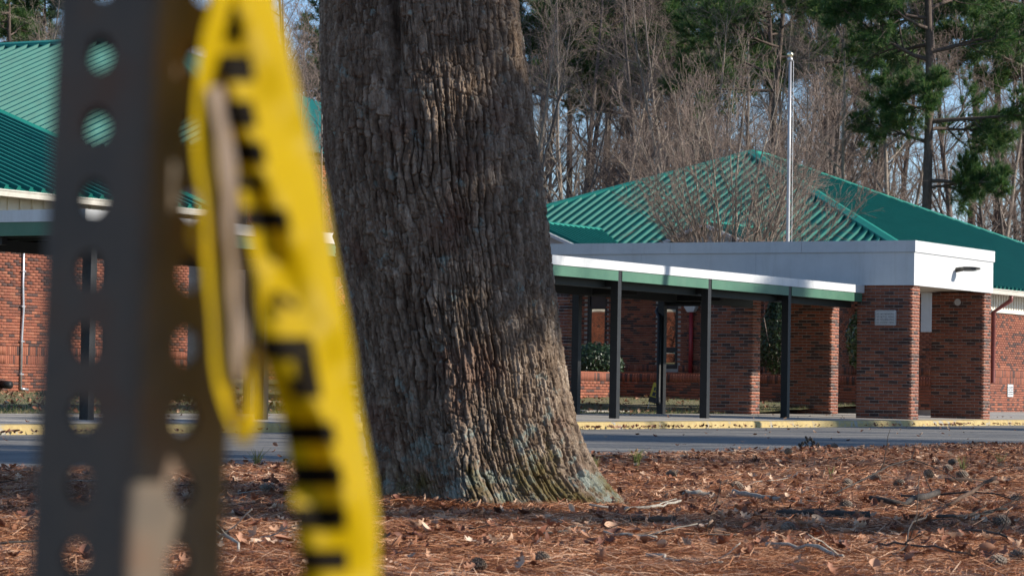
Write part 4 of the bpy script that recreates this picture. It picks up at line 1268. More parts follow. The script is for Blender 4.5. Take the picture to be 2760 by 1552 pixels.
# ================================================================== THE OAK
def oak():
    z0, z1 = -0.15, 4.6
    zs = np.concatenate([np.linspace(z0, 2.9, 740), np.linspace(2.92, z1, 60)])
    # angle: 0 towards the camera (-Y), positive to the right (+X)
    th = np.concatenate([np.linspace(-1.7, 1.7, 540), np.linspace(1.7, 2 * math.pi - 1.7, 80)[1:-1]])
    nT = len(th)
    kz = [-0.15, 0.0, 0.07, 0.16, 0.37, 0.59, 0.81, 1.24, 1.68, 2.22, 2.76, 3.4, 4.6]
    kx = [-0.06, -0.08, -0.10, -0.155, -0.213, -0.254, -0.28, -0.35, -0.41, -0.47, -0.507, -0.56, -0.66]
    kr = [0.78, 0.69, 0.645, 0.612, 0.597, 0.592, 0.588, 0.600, 0.612, 0.594, 0.556, 0.53, 0.54]
    def smooth_interp(z, k):
        zf = np.linspace(kz[0], kz[-1], 400)
        yf = np.interp(zf, kz, k)
        w = np.hanning(25); w /= w.sum()
        yp = np.pad(yf, 12, mode='edge'); yf = np.convolve(yp, w, 'valid')
        return np.interp(z, zf, yf)
    cx = smooth_interp(zs, kx) * 0.950 - 0.0168 * (zs - 0.66)
    R = smooth_interp(zs, kr) * 0.950 - 0.010
    T, Z = np.meshgrid(th, zs)
    Rr = R[:, None] * np.ones_like(T)
    # buttresses and broad flutes
    base = np.clip(1 - Z / 0.85, 0, 1) ** 1.8
    fl = 0.055 * np.cos(5 * T + 0.5) + 0.045 * np.cos(8 * T + 2.0 + 0.5 * Z) + 0.022 * np.cos(13 * T + 1.0)
    Rr = Rr * (1 + base * fl) + 0.085 * base * np.exp(-((T - 1.35) / 0.35) ** 2)
    Rr = Rr * (1 + 0.016 * np.cos(4 * T + 1.2 + 0.3 * Z) + 0.012 * np.cos(7 * T + 0.4 - 0.5 * Z))
    # seam where the two stems part
    dt = T - (-0.30 - 0.03 * (Z - 2.4))
    seam = np.clip((Z - 1.95) / 0.9, 0, 1.6)
    Rr = Rr - 0.24 * seam * np.exp(-(dt / 0.085) ** 2) - 0.05 * seam * np.exp(-(dt / 0.25) ** 2)
    Rr = Rr - 0.045 * np.clip((Z - 1.55) / 0.5, 0, 1) * np.clip((2.5 - Z) / 0.4, 0, 1) * np.exp(-((dt - 0.12 - 0.25 * (2.2 - Z)) / 0.06) ** 2)
    # bark: long plates parted by cracks
    x = T * 0.58; y = Z
    sm = lambda q, e: (lambda t: t * t * (3 - 2 * t))(np.clip(q / e, 0, 1))
    hsh = np.random.default_rng(4).random((256, 256))
    def vor(px, py, seed):
        tb = np.random.default_rng(seed).random((2, 256, 256))
        xi = np.floor(px).astype(int); yi = np.floor(py).astype(int)
        f1 = np.full(px.shape, 9.0); f2 = np.full(px.shape, 9.0); idc = np.zeros(px.shape)
        for i in (-1, 0, 1):
            for j in (-1, 0, 1):
                a = (xi + i) & 255; b = (yi + j) & 255
                d = np.hypot(xi + i + 0.12 + 0.76 * tb[0][a, b] - px, yi + j + 0.12 + 0.76 * tb[1][a, b] - py)
                m = d < f1
                f2 = np.where(m, f1, np.minimum(f2, d)); idc = np.where(m, tb[0][b, a], idc); f1 = np.where(m, d, f1)
        return f1, f2, idc
    def strips(w, Ls, k, wob, wlo, whi):
        sx_ = x / w + wob * (vn.fbm(x * 3.1 + 11 * k, y * 1.5 + 3 * k, 3) - 0.44) * 2 + 0.55 * (vn2.fbm(x * 17 + 5 * k, y * 9 + k, 4) - 0.46) * 2
        i_ = np.floor(sx_).astype(int); fr = sx_ - i_
        ed = np.minimum(fr, 1 - fr) * w
        sy_ = y / Ls + 9.7 * hsh[i_ & 255, (7 * k) & 255] + 0.35 * (vn.fbm(x * 40 + k, y * 14, 2) - 0.37)
        j_ = np.floor(sy_).astype(int); fy = sy_ - j_
        ey = np.minimum(fy, 1 - fy) * Ls
        wv = wlo + (whi - wlo) * np.clip(vn2.fbm(x * 7 + 3 * k, y * 3.5 + 8 * k, 2) * 2.2 - 0.35, 0, 1)
        return sm(ed, wv), sm(ey, 0.007), hsh[(i_ * 3 + k) & 255, (j_ * 5 + i_) & 255], np.clip(vn.fbm(x * 5 + 40 * k, y * 2.2 + 13, 2) * 3.4 - 0.75, 0.22, 1)
    c1, y1_, idv, o1 = strips(0.048, 0.135, 1, 1.9, 0.005, 0.015)
    c2, y2_, idw, o2 = strips(0.021, 0.055, 2, 2.4, 0.003, 0.008)
    disp = -0.042 * (1 - c1) * o1 - 0.010 * (1 - y1_) + 0.014 * (idv - 0.5) - 0.012 * (1 - c2) * o2 - 0.004 * (1 - y2_) + 0.007 * (idw - 0.5)
    nA = vn.fbm(x * 21 + 3, y * 3.4 + 9, 3); disp += -0.022 * (1 - sm(np.abs(nA - 0.44), 0.028))
    f1, f2, idu = (lambda px, py: vor(px, py, 6))(x / 0.034 + 0.5 * vn.fbm(x * 20, y * 9, 3), y / 0.075 + 0.6 * vn2.fbm(x * 18, y * 8, 3))
    disp += -0.006 * (1 - sm(f2 - f1, 0.14)) + 0.007 * (idu - 0.5)
    disp += 0.013 * (vn2.fbm(x * 80, y * 44, 3) - 0.45)
    amp = 0.75 + 0.6 * vn.fbm(x * 2 + 5, y * 2, 2)
    Rr = Rr + disp * amp
    X = cx[:, None] + Rr * np.sin(T)
    Y = 15.60 - Rr * np.cos(T) * 0.97
    # cracks lie on a slant low down where the roots flare
    v = np.stack([X, Y, Z], -1).reshape(-1, 3)
    n = len(zs)
    i = np.arange(n - 1)[:, None] * nT; j = np.arange(nT)[None]; j2 = (j + 1) % nT
    f = np.stack([i + j, i + j2, i + nT + j2, i + nT + j], -1).reshape(-1, 4)
    t = thing('oak_tree', 'massive old oak trunk with deeply furrowed bark, lichen and moss at its foot', 'tree', (-0.1, 15.60, 0))
    me = mesh_np('trunk', v - np.array((-0.1, 15.60, 0)), f, True)
    pl = me.attributes.new('plate', 'FLOAT', 'POINT')
    pl.data.foreach_set('value', (0.35 * idv + 0.30 * idw + 0.35 * idu).astype(np.float32).ravel())
    obj('trunk', me, M['oak'], t)
    r = np.random.default_rng(9)
    tb = []; cb = []
    cxt = cx[-1] + 0.1
    for (dx, dy, tl_, rr) in ((-0.28, 0, (-0.28, 0.1, 1), 0.30), (0.25, 0.02, (0.35, -0.05, 1), 0.34), (0.0, 0.25, (0.0, 0.4, 1), 0.22)):
        q, _ = grow(r, (cxt + dx * 0.6, dy, 4.0), tl_, 9, 8, 0.08, 0.03)
        ra = np.linspace(rr, 0.08, 9)
        tb.append(tube_np(q, ra, 12))
        s1 = sub(r, q, ra, 0.2, 8, 5.0, 50, 6, 0.12, 0.02, 0.5, 6, tb)
        for q1, r1 in s1:
            s2 = sub(r, q1, r1, 0.2, 7, 2.2, 45, 4, 0.14, 0.02, 0.5, 4, cb)
            for q2, r2 in s2: sub(r, q2, r2, 0.2, 5, 0.9, 40, 3, 0.15, 0.02, 0.6, 3, cb)
    obj('limb', mesh_np('limb', *join_tubes(tb), smooth=True), M['oak'], t)
    obj('crown', mesh_np('crown', *join_tubes(cb)), M['twig'], t)
oak()

# ================================================================== GROUND LITTER
def bed_points(n, y0, y1, r, marg=0.5, power=1.0):
    y = y0 + (y1 - y0) * r.random(n) ** power
    x = (r.random(n) * 2 - 1) * (0.178 * y + marg)
    a, b = ab(x, y)
    k = b < RD0 + 0.05
    return x[k], y[k]
def straw():
    r = np.random.default_rng(31)
    parts = []
    xs, ys = [], []
    for (n, y0, y1) in ((74000, 9.6, 14.0), (72000, 14.0, 21.0), (50000, 21.0, 39.0)):
        x, y = bed_points(n, y0, y1, r)
        xs.append(x); ys.append(y)
    ra_ = r.uniform(-2.6, 0.4, 5200); rd_ = 0.64 + np.abs(r.normal(0, 0.13, 5200))
    xs.append(-0.07 + rd_ * np.cos(ra_)); ys.append(15.60 + rd_ * np.sin(ra_) * 0.97)
    x = np.concatenate(xs); y = np.concatenate(ys); n = len(x)
    far = np.clip((y - 10) / 25, 0, 1)
    clumpa = 6.28 * vn.fbm(x * 1.3, y * 1.3, 2)
    ang = np.where(r.random(n) < 0.55, clumpa + r.normal(0, 0.5, n), r.uniform(0, 6.28, n))
    L_ = r.uniform(0.07, 0.20, n)
    wd = (0.0011 + 0.0013 * far) * r.uniform(0.8, 1.5, n)
    z = ground_z(x, y) + r.uniform(0.002, 0.050, n) * (0.6 + 0.8 * vn2.fbm(x * 2.1, y * 2.1, 2))
    pit = r.normal(0.0, 0.19, n)
    bend = r.normal(0, 0.35, n)
    c, s = np.cos(ang), np.sin(ang)
    c2, s2 = np.cos(ang + bend), np.sin(ang + bend)
    p0 = np.stack([x - c * L_ / 2, y - s * L_ / 2, z - pit * L_ / 2], 1)
    p1 = np.stack([x, y, z + np.abs(r.normal(0, 0.006, n))], 1)
    p2 = np.stack([x + c2 * L_ / 2, y + s2 * L_ / 2, z + pit * L_ / 2], 1)
    side = np.stack([-s * wd, c * wd, 0.6 * wd * r.choice([-1, 1], n)], 1)
    for p in (p0, p1, p2):
        g_ = ground_z(p[:, 0], p[:, 1]); p[:, 2] = np.maximum(p[:, 2], g_ + 0.001)
    v = np.stack([p0 - side * .7, p0 + side * .7, p1 - side, p1 + side, p2 - side * .5, p2 + side * .5], 1).reshape(-1, 3)
    q = np.array([(0, 1, 3, 2), (2, 3, 5, 4)])
    f = (np.arange(n)[:, None, None] * 6 + q[None]).reshape(-1, 4)
    obj('pine_straw', mesh_np('pine_straw', v, f), M['straw'], kind='stuff', label='rusty carpet of fallen pine needles under the oak')
straw()

def leaf_shape(seed, lob=True):
    r = np.random.default_rng(seed)
    k = 15
    mid = [(t, 0.0) for t in np.linspace(-0.5, 0.5, k)]
    wv = []
    for i, t in enumerate(np.linspace(-0.5, 0.5, k)):
        w = 0.30 * math.sin(math.pi * (t + 0.5)) ** 0.7
        if lob and 1 < i < k - 1: w *= (1.25 if i % 4 in (1, 2) else 0.62)
        wv.append(max(0.006, w))
    cu = r.uniform(0.5, 2.2); tw = r.uniform(-1, 1); fold = r.uniform(0.2, 0.9)
    v = []
    for (t, _), w in zip(mid, wv):
        zc = cu * 0.5 * t * t
        for sgn in (-1, 0, 1):
            v.append((t, sgn * w * 0.9, zc + abs(sgn) * w * fold + tw * t * sgn * w))
    f = []
    for i in range(k - 1):
        f.append((3 * i, 3 * i + 1, 3 * i + 4, 3 * i + 3)); f.append((3 * i + 1, 3 * i + 2, 3 * i + 5, 3 * i + 4))
    return np.array(v), np.array(f)
LEAVES = [leaf_shape(200 + i, i % 3 != 2) for i in range(6)]
def rot_rand(r, n, tilt):
    az = r.uniform(0, 6.28, n); ta = r.normal(0, tilt, n); tb = r.normal(0, tilt, n)
    ca, sa = np.cos(az), np.sin(az)
    Rz = np.zeros((n, 3, 3)); Rz[:, 0, 0] = ca; Rz[:, 0, 1] = -sa; Rz[:, 1, 0] = sa; Rz[:, 1, 1] = ca; Rz[:, 2, 2] = 1
    Rx = np.zeros((n, 3, 3)); Rx[:, 0, 0] = 1; Rx[:, 1, 1] = np.cos(ta); Rx[:, 1, 2] = -np.sin(ta); Rx[:, 2, 1] = np.sin(ta); Rx[:, 2, 2] = np.cos(ta)
    Ry = np.zeros((n, 3, 3)); Ry[:, 1, 1] = 1; Ry[:, 0, 0] = np.cos(tb); Ry[:, 0, 2] = np.sin(tb); Ry[:, 2, 0] = -np.sin(tb); Ry[:, 2, 2] = np.cos(tb)
    return Rz @ Rx @ Ry
def leaf_mass(name, x, y, z, size, r, label, tilt=0.5):
    vs = []; fs = []; n0 = 0
    ch = r.integers(0, len(LEAVES), len(x))
    for i, (lv, lf) in enumerate(LEAVES):
        k = np.where(ch == i)[0]
        if not len(k): continue
        R_ = rot_rand(r, len(k), tilt)
        v = np.einsum('nij,mj->nmi', R_, lv) * size[k][:, None, None] + np.stack([x[k], y[k], z[k]], 1)[:, None, :]
        f = (np.arange(len(k))[:, None, None] * len(lv) + lf[None]).reshape(-1, 4) + n0
        vs.append(v.reshape(-1, 3)); fs.append(f); n0 += len(k) * len(lv)
    obj(name, mesh_np(name, np.concatenate(vs), np.concatenate(fs)), M['dead_leaf'], kind='stuff', label=label)
r_ = np.random.default_rng(51)
lx, ly = bed_points(5000, 11.0, 39, r_)
leaf_mass('fallen_leaves', lx, ly, ground_z(lx, ly) + 0.040 + 0.015 * r_.random(len(lx)), r_.uniform(0.035, 0.078, len(lx)), r_, 'brown oak leaves littering the pine straw')
# the leaves one can pick out
lm = []
for i, (lv, lf) in enumerate(LEAVES):
    me = mesh_np('fallen_leaf', lv, lf); me.materials.append(M['leaf1']); lm.append(me)
fx, fy = bed_points(330, 9.9, 15.5, r_, 0.1)
for i in range(min(290, len(fx))):
    o = obj('fallen_leaf', lm[i % 6], None, None, (fx[i], fy[i], float(ground_z(fx[i], fy[i])) + 0.052), 0, 'curled brown dead leaf lying on the pine straw', 'leaf', 'dead leaves lying on the pine straw')
    s = r_.uniform(0.04, 0.09); o.scale = (s, s, s)
    o.rotation_euler = (r_.normal(0, 0.4), r_.normal(0, 0.4), r_.uniform(0, 6.28))
# leaves on lawn, gutter and road
n = 2600
aa = r_.uniform(-32, 7.3, n); bb = r_.uniform(4.1, 19.5, n)
lxw = np.array([P(a, b)[:2] for a, b in zip(aa, bb)])
leaf_mass('lawn_leaves', lxw[:, 0], lxw[:, 1], lz(lxw[:, 0], lxw[:, 1]) + 0.03, r_.uniform(0.06, 0.12, n), r_, 'pale dead leaves strewn over the winter lawn')
n = 420
aa = r_.uniform(-34, 14, n); bb = RD1 - np.abs(r_.normal(0.05, 0.10, n)) - 0.03
cl_ = r_.uniform(-34, 14, 24)
aa = np.where(r_.random(n) < 0.75, cl_[r_.integers(0, 24, n)] + r_.normal(0, 0.5, n), aa)
lxw = np.array([P(a, b)[:2] for a, b in zip(aa, bb)])
leaf_mass('gutter_leaves', lxw[:, 0], lxw[:, 1], 0.03 + 0.02 * r_.random(n), r_.uniform(0.05, 0.10, n), r_, 'dead leaves gathered along the foot of the yellow kerb')
n = 260
aa = r_.uniform(-40, 10, n); bb = r_.uniform(RD0 + .1, 3.8, n)
lxw = np.array([P(a, b)[:2] for a, b in zip(aa, bb)])
zz_ = np.where(bb > RD1, 0.15, 0.03)
leaf_mass('road_leaves', lxw[:, 0], lxw[:, 1], zz_, r_.uniform(0.04, 0.08, n), r_, 'single dead leaves scattered on road and pavement', 0.3)

# grass
def blades(name, x, y, z, h, w, mat, r, lean, label):
    n = len(x)
    az = r.uniform(0, 6.28, n)
    s = np.stack([np.cos(az) * w, np.sin(az) * w, np.zeros(n)], 1)
    p = np.stack([x, y, z], 1)
    tip = p + np.stack([r.normal(0, lean, n) * h, r.normal(0, lean, n) * h, h], 1)
    v = np.stack([p - s, p + s, tip], 1).reshape(-1, 3)
    return obj(name, mesh_np(name, v, np.arange(len(v)).reshape(-1, 3)), M[mat], kind='stuff', label=label)
n = 42000
aa = r_.uniform(-36, 7.4, n); bb = 4.05 + 15.8 * r_.random(n) ** 1.5
pa = np.stack([OX + aa * U[0] + bb * V[0], OY + aa * U[1] + bb * V[1]], 1)
kk = vn.fbm(pa[:, 0] * 1.1, pa[:, 1] * 1.1, 3) > 0.36
pa = pa[kk]
blades('lawn_grass', pa[:, 0], pa[:, 1], lz(pa[:, 0], pa[:, 1]) - 0.01, r_.uniform(0.03, 0.10, len(pa)), 0.006, 'grass', r_, 0.5, 'straw-coloured and green winter grass on the school lawn')
def tuft(x, y, h, n, label, mat='tuft', g='grass tufts at the bed edge'):
    t = thing('grass_tuft', label, 'grass', (x, y, float(ground_z(np.array(x), np.array(y)))), 0, g)
    tb = []
    for i in range(n):
        a = r_.uniform(0, 6.28); ln = h * r_.uniform(0.5, 1.1); tl_ = r_.uniform(0.05, 0.7)
        pts = [(0.01 * math.cos(a), 0.01 * math.sin(a), -0.01), (tl_ * ln * 0.35 * math.cos(a), tl_ * ln * 0.35 * math.sin(a), ln * 0.6), (tl_ * ln * math.cos(a), tl_ * ln * math.sin(a), ln * 0.95)]
        tb.append(tube_np(pts, [0.003, 0.0022, 0.0008], 3))
    obj('blades', mesh_np('blades', *join_tubes(tb)), M[mat], t)
for (x, y, h, n_, lb) in [(1.03, 24.0, 0.16, 46, 'bright green-yellow grass tuft in the straw near the oak'), (-1.9, 22.4, 0.17, 30, 'thin grey-green seedling tuft at the road edge'), (0.66, 22.8, 0.13, 22, 'dry pale grass tuft beside the oak root'),
                          (2.35, 21.7, 0.10, 16, 'small dry tuft near the pine cones'), (4.4, 26.6, 0.15, 22, 'tall dry stalks in the straw by the road'), (5.0, 24.6, 0.16, 18, 'thin dry stalks beside the dark fallen wood'),
                          (3.6, 23.6, 0.15, 18, 'wispy brown stalks in the shaded straw')]:
    tuft(x, y, h, n_, lb)
# mossy strip on the road edge
n = 5000
aa = r_.uniform(-46, -14, n); bb = RD0 + r_.normal(0.0, 0.10, n)
pa = np.stack([OX + aa * U[0] + bb * V[0], OY + aa * U[1] + bb * V[1]], 1)
kk = vn.fbm(pa[:, 0] * 2.1, pa[:, 1] * 2.1, 2) > 0.38
pa = pa[kk]
blades('edge_moss', pa[:, 0], pa[:, 1], np.full(len(pa), 0.003), r_.uniform(0.008, 0.03, len(pa)), 0.008, 'grass', r_, 0.5, 'thin moss and grass along the broken road edge')

# pine cones
def cone_mesh(seed):
    r = np.random.default_rng(seed)
    mb = MB()
    n = 86
    mb.tube([(x, 0, 0) for x in np.linspace(-0.42, 0.42, 7)], [0.06, 0.16, 0.21, 0.22, 0.19, 0.13, 0.05], 8)
    for i in range(n):
        t = (i + 0.5) / n
        x = -0.45 + 0.9 * t
        rad = 0.34 * (math.sin(math.pi * (0.12 + 0.80 * (1 - t))) ** 0.8)
        az = i * 2.39996
        c, s = math.cos(az), math.sin(az)
        o = np.array((0, c, s)); w = np.array((0, -s, c)); ax = np.array((1.0, 0, 0))
        b = ax * (x - 0.04) + o * rad * 0.45
        tip = ax * (x + 0.06) + o * rad * 1.05
        hw = 0.075 * (0.6 + rad)
        v = [b - w * hw * 0.4, b + w * hw * 0.4, tip + w * hw, tip - w * hw, tip + o * 0.045 + ax * 0.02, tip - ax * 0.035]
        mb.add(v, [[0, 1, 2, 3], [3, 2, 4], [1, 0, 5], [5, 3, 4], [5, 4, 2], [0, 3, 5], [1, 5, 2]])
    me = bpy.data.meshes.new('pine_cone')
    me.from_pydata(np.concatenate(mb.v).tolist(), [], mb.f)
    me.materials.append(M['cone'])
    return me
cm = [cone_mesh(1), cone_mesh(2)]
CONES = [(1.196, 12.747, 1.0), (2.271, 13.668, 1.2), (2.52, 19.177, 1.1), (1.114, 20.389, 1.1), (1.381, 17.931, 1.1), (2.634, 28.0, 1.2), (2.536, 20.575, 1.1), (3.027, 21.398, 1.2), (3.258, 21.352, 1.3),
         (1.873, 10.918, 1.0), (1.741, 10.557, 1.0), (1.75, 15.413, 1.0), (-1.326, 16.295, 1.2), (0.125, 10.654, 0.9), (-0.096, 10.186, 0.9), (3.75, 25.151, 1.2), (2.2, 19.3, 1.0), (3.4, 23.0, 1.1), (2.9, 17.0, 1.0)]
for i, (x, y, s) in enumerate(CONES):
    t = obj('pine_cone', cm[i % 2], None, None, (x, y, float(ground_z(np.array(x), np.array(y))) + 0.058 * s), 0, 'open grey-brown pine cone lying on the straw', 'pine cone', 'pine cones lying on the straw')
    L_ = 0.072 * s
    t.scale = (L_, L_ * 1.1, L_ * 1.1)
    t.rotation_euler = (r_.uniform(0, 6), r_.normal(0, 0.25), r_.uniform(-0.6, 0.6) + (3.14 if i % 3 else 0))
# sticks
def stick(pts, r0, r1, mat, label, name='fallen_stick', n=7, wob=0.012, forks=0, k=9):
    r = np.random.default_rng(int(abs(pts[0][0] * 1000)) + 7)
    P0 = np.array(pts, float)
    d = np.concatenate([[0], np.cumsum(np.linalg.norm(np.diff(P0, axis=0), axis=1))])
    tt = np.linspace(0, d[-1], k)
    q = np.stack([np.interp(tt, d, P0[:, i]) for i in range(3)], 1)
    q[:, :3] += r.normal(0, wob, q.shape) * np.array((1, 1, 0.5))
    if wob > 0:
        gz = ground_z(q[:, 0], q[:, 1])
        q[:, 2] += gz + 0.025
    ra = np.linspace(r0, r1, k) * r.uniform(0.75, 1.2, k) * 0.72
    t = thing(name, label, 'stick', tuple(q[0]))
    mb = MB(); mb.tube(q - q[0], ra, n)
    mb.build('wood', M[mat], t, True)
    for i in range(forks):
        j = r.integers(2, k - 1)
        dd = unit(q[j] - q[j - 1]) + r.normal(0, 0.6, 3); dd[2] = abs(dd[2]) * 0.8
        b, _ = grow(r, q[j] - q[0], dd, r.uniform(0.1, 0.28), 5, 0.12, 0.0)
        MB().tube(b, np.linspace(ra[j] * 0.6, 0.002, 6), 5).build('side_twig', M[mat], t, True)
Zs = 0.025
stick([(1.29, 17.1, Zs + .01), (1.52, 16.5, Zs)], 0.022, 0.018, 'stick_pale', 'short whitish peeled branch lying on the straw', wob=0.006)
stick([(0.98, 16.77, Zs), (1.16, 16.72, Zs)], 0.032, 0.026, 'stick_pale', 'stubby pale chunk of rotten wood near the oak', wob=0.006)
stick([(1.31, 14.56, Zs), (1.75, 14.40, Zs)], 0.030, 0.024, 'stick_dark', 'dark mossy log half sunk in the straw', wob=0.006)
stick([(1.93, 15.9, 0.05), (2.1, 15.8, 0.03), (2.36, 16.4, 0.09)], 0.020, 0.026, 'stick_dark', 'charred dark curved branch with a raised broken end', wob=0.006)
stick([(0.40, 14.84, Zs), (0.72, 14.9, Zs), (0.88, 15.34, 0.05)], 0.011, 0.008, 'stick_pale', 'slim pale lichen-grey stick beside the oak foot', forks=1)
stick([(0.367, 12.15, Zs), (0.608, 12.03, Zs)], 0.011, 0.007, 'stick_pale', 'short pale knobbly stick on the straw', forks=1)
stick([(1.0, 11.4, Zs), (1.12, 11.33, 0.03), (1.24, 10.9, 0.02)], 0.012, 0.007, 'stick_pale', 'pale crooked stick with a bent end', forks=1)
stick([(1.40, 10.92, 0.02), (1.62, 11.9, 0.10), (2.06, 14.0, 0.10)], 0.005, 0.003, 'stick_dark', 'long thin dark twig rising over the litter', forks=2)
stick([(0.538, 13.45, Zs), (0.755, 13.42, Zs)], 0.020, 0.018, 'stick_brown', 'short brown bark-covered log', wob=0.004)
stick([(0.10, 12.2, Zs), (0.43, 12.5, Zs), (0.70, 12.4, Zs), (0.95, 12.45, Zs)], 0.008, 0.004, 'stick_dark', 'dark bent twig lying along the straw', forks=2)
stick([(1.40, 11.6, 0.04), (1.55, 11.3, 0.05), (1.75, 10.95, 0.02)], 0.007, 0.004, 'stick_dark', 'dark forked twig by the pale crooked stick', forks=2)
stick([(1.9, 17.6, 0.03), (2.25, 18.0, 0.16), (2.5, 18.3, 0.22), (2.75, 18.0, 0.08)], 0.009, 0.004, 'stick_dark', 'arched dark branch standing clear of the straw', forks=4)
stick([(2.2, 16.6, 0.05), (2.5, 16.3, 0.10), (2.75, 16.0, 0.05)], 0.010, 0.005, 'stick_dark', 'dark snapped branch beside the arched one', forks=3)
stick([(2.3, 15.6, 0.03), (2.62, 16.0, 0.17)], 0.012, 0.014, 'stick_brown', 'brown broken stick end pointing up', wob=0.004)
stick([(2.1, 14.4, 0.03), (2.5, 14.9, 0.05)], 0.014, 0.01, 'stick_dark', 'dark twig bundle by the lichen-spotted cone', forks=3)
stick([(1.95, 12.6, 0.05), (2.15, 12.3, 0.03), (2.4, 12.0, 0.04)], 0.008, 0.005, 'stick_dark', 'dark side-branched twig beside the pine cone', forks=3)
stick([(-0.76, 13.06, Zs), (-0.55, 13.42, Zs)], 0.009, 0.006, 'stick_pale', 'pale straight stick by the tape', forks=0)
stick([(-1.05, 10.9, 0.05), (-1.0, 10.6, 0.06), (-0.93, 10.5, 0.02)], 0.010, 0.007, 'stick_pale', 'pale crossed sticks among curled leaves', forks=3)
stick([(3.0, 20.4, 0.03), (3.35, 20.4, 0.03)], 0.03, 0.026, 'stick_brown', 'brown log end in the shaded straw', wob=0.004)
stick([(0.5, 10.6, Zs), (0.75, 10.4, Zs)], 0.008, 0.005, 'stick_pale', 'greyish flat stick in the pale litter', forks=1)
for i in range(60):
    x, y = bed_points(1, 10, 30, r_)
    if not len(x): continue
    x, y = float(x[0]), float(y[0])
    a = r_.uniform(-0.7, 0.7); L_ = r_.uniform(0.10, 0.34)
    stick([(x, y, Zs), (x + L_ * math.cos(a), y + L_ * math.sin(a) * 1.5, Zs + r_.uniform(0, 0.05))], r_.uniform(0.003, 0.008), 0.002, random.choice(['stick_dark', 'stick_brown', 'stick_pale', 'stick_dark']), 'small twig dropped on the pine straw', 'fallen_twig', 5, 0.006, 1 if i % 3 == 0 else 0, 6)
for o in bpy.data.objects:
    if o.name.startswith('fallen_twig'): o['group'] = 'small twigs dropped on the straw'
# dark clump on the road edge
t = thing('debris_clump', 'dark clump of rotted bark and dead leaves at the road edge', 'debris', (3.40, 33.2, 0.0))
mb = MB()
r2 = np.random.default_rng(77)
for i in range(70):
    c = np.array((r2.uniform(-0.17, 0.2), r2.uniform(-0.1, 0.1), 0.0)); c[2] = r2.uniform(0.0, 0.15) * max(0.1, 1 - abs(c[0] + 0.05) / 0.16)
    q, _ = grow(r2, c, r2.normal(0, 1, 3) + np.array((0, 0, .6)), r2.uniform(0.03, 0.08), 4, 0.5, 0)
    q[:, 2] = np.maximum(q[:, 2], 0.005)
    mb.tube(q, [0.004, 0.013, 0.015, 0.011, 0.003], 5)
mb.build('rotted_wood', M['stick_dark'], t, True)
obj('pine_cone', cm[0], None, None, (3.62, 33.2, 0.045), 0.5, 'dark round pine cone against the debris clump on the road', 'pine cone').scale = (0.10, 0.12, 0.12)

# ================================================================== SIGN POST (perforated square tube, corner towards the camera)
def perforated_post():
    a = 0.0508; wt = 0.0019; rc = 0.0045; pitch = 0.0254; rh = 0.0063
    n = 62
    base = Vector((-0.1520, 1.062, 0.0))
    t = thing('sign_post', 'weathered perforated square steel post with round holes, out of focus', 'post', base, 0)
    # axis leans a little
    lean = Matrix.Rotation(math.radians(1.55), 4, 'Y')
    spin = Matrix.Rotation(math.radians(52.4), 4, 'Z')
    T_ = np.array(lean @ spin)
    h = a / 2; flat = h - rc
    vs = []; fs = []; cnt = 0
    seg = 20
    an = np.arange(seg) * 2 * math.pi / seg
    circ = np.stack([rh * np.cos(an), rh * np.sin(an)], 1)
    # rectangle points matching each circle point by ray casting
    hw_, hh = flat, pitch / 2
    k = np.minimum(hw_ / np.maximum(np.abs(np.cos(an)), 1e-6), hh / np.maximum(np.abs(np.sin(an)), 1e-6))
    rect = np.stack([k * np.cos(an), k * np.sin(an)], 1)
    corners = np.array([(hw_, hh), (-hw_, hh), (-hw_, -hh), (hw_, -hh)])
    for q in corners:                                 # snap nearest ray points onto the corners
        i = np.argmin(np.hypot(*(rect - q).T)); rect[i] = q
    for face in range(4):
        Rf = np.array(Matrix.Rotation(face * math.pi / 2, 3, 'Z'))
        for layer, off in ((0, h), (1, h - wt)):
            for i in range(n):
                zc = (i + 0.5) * pitch
                for loop in (circ, rect):
                    p = np.stack([np.full(seg, off), loop[:, 0], loop[:, 1] + zc], 1)
                    vs.append(p @ Rf.T)
                b0 = cnt; j = np.arange(seg); j2 = (j + 1) % seg
                fs.append(np.stack([b0 + j, b0 + j2, b0 + seg + j2, b0 + seg + j], 1)); cnt += 2 * seg
        # hole walls
        for i in range(n):
            zc = (i + 0.5) * pitch
            for off in (h, h - wt):
                p = np.stack([np.full(seg, off), circ[:, 0], circ[:, 1] + zc], 1)
                vs.append(p @ Rf.T)
            b0 = cnt; j = np.arange(seg); j2 = (j + 1) % seg
            fs.append(np.stack([b0 + j, b0 + j2, b0 + seg + j2, b0 + seg + j], 1)); cnt += 2 * seg
        # rounded corner strip
        for off in (0.0, wt):
            aa_ = np.linspace(0, math.pi / 2, 7)
            px = flat + (rc - off) * np.cos(aa_); py = flat + (rc - off) * np.sin(aa_)
            for zz in (0.0, n * pitch):
                vs.append(np.stack([px, py, np.full(7, zz)], 1) @ Rf.T)
            b0 = cnt; j = np.arange(6)
            fs.append(np.stack([b0 + j, b0 + j + 1, b0 + 7 + j + 1, b0 + 7 + j], 1)); cnt += 14
    v = np.concatenate(vs); f = np.concatenate(fs)
    v = v @ T_[:3, :3].T
    obj('tube', mesh_np('tube', v, f), M['post'], t)
perforated_post()

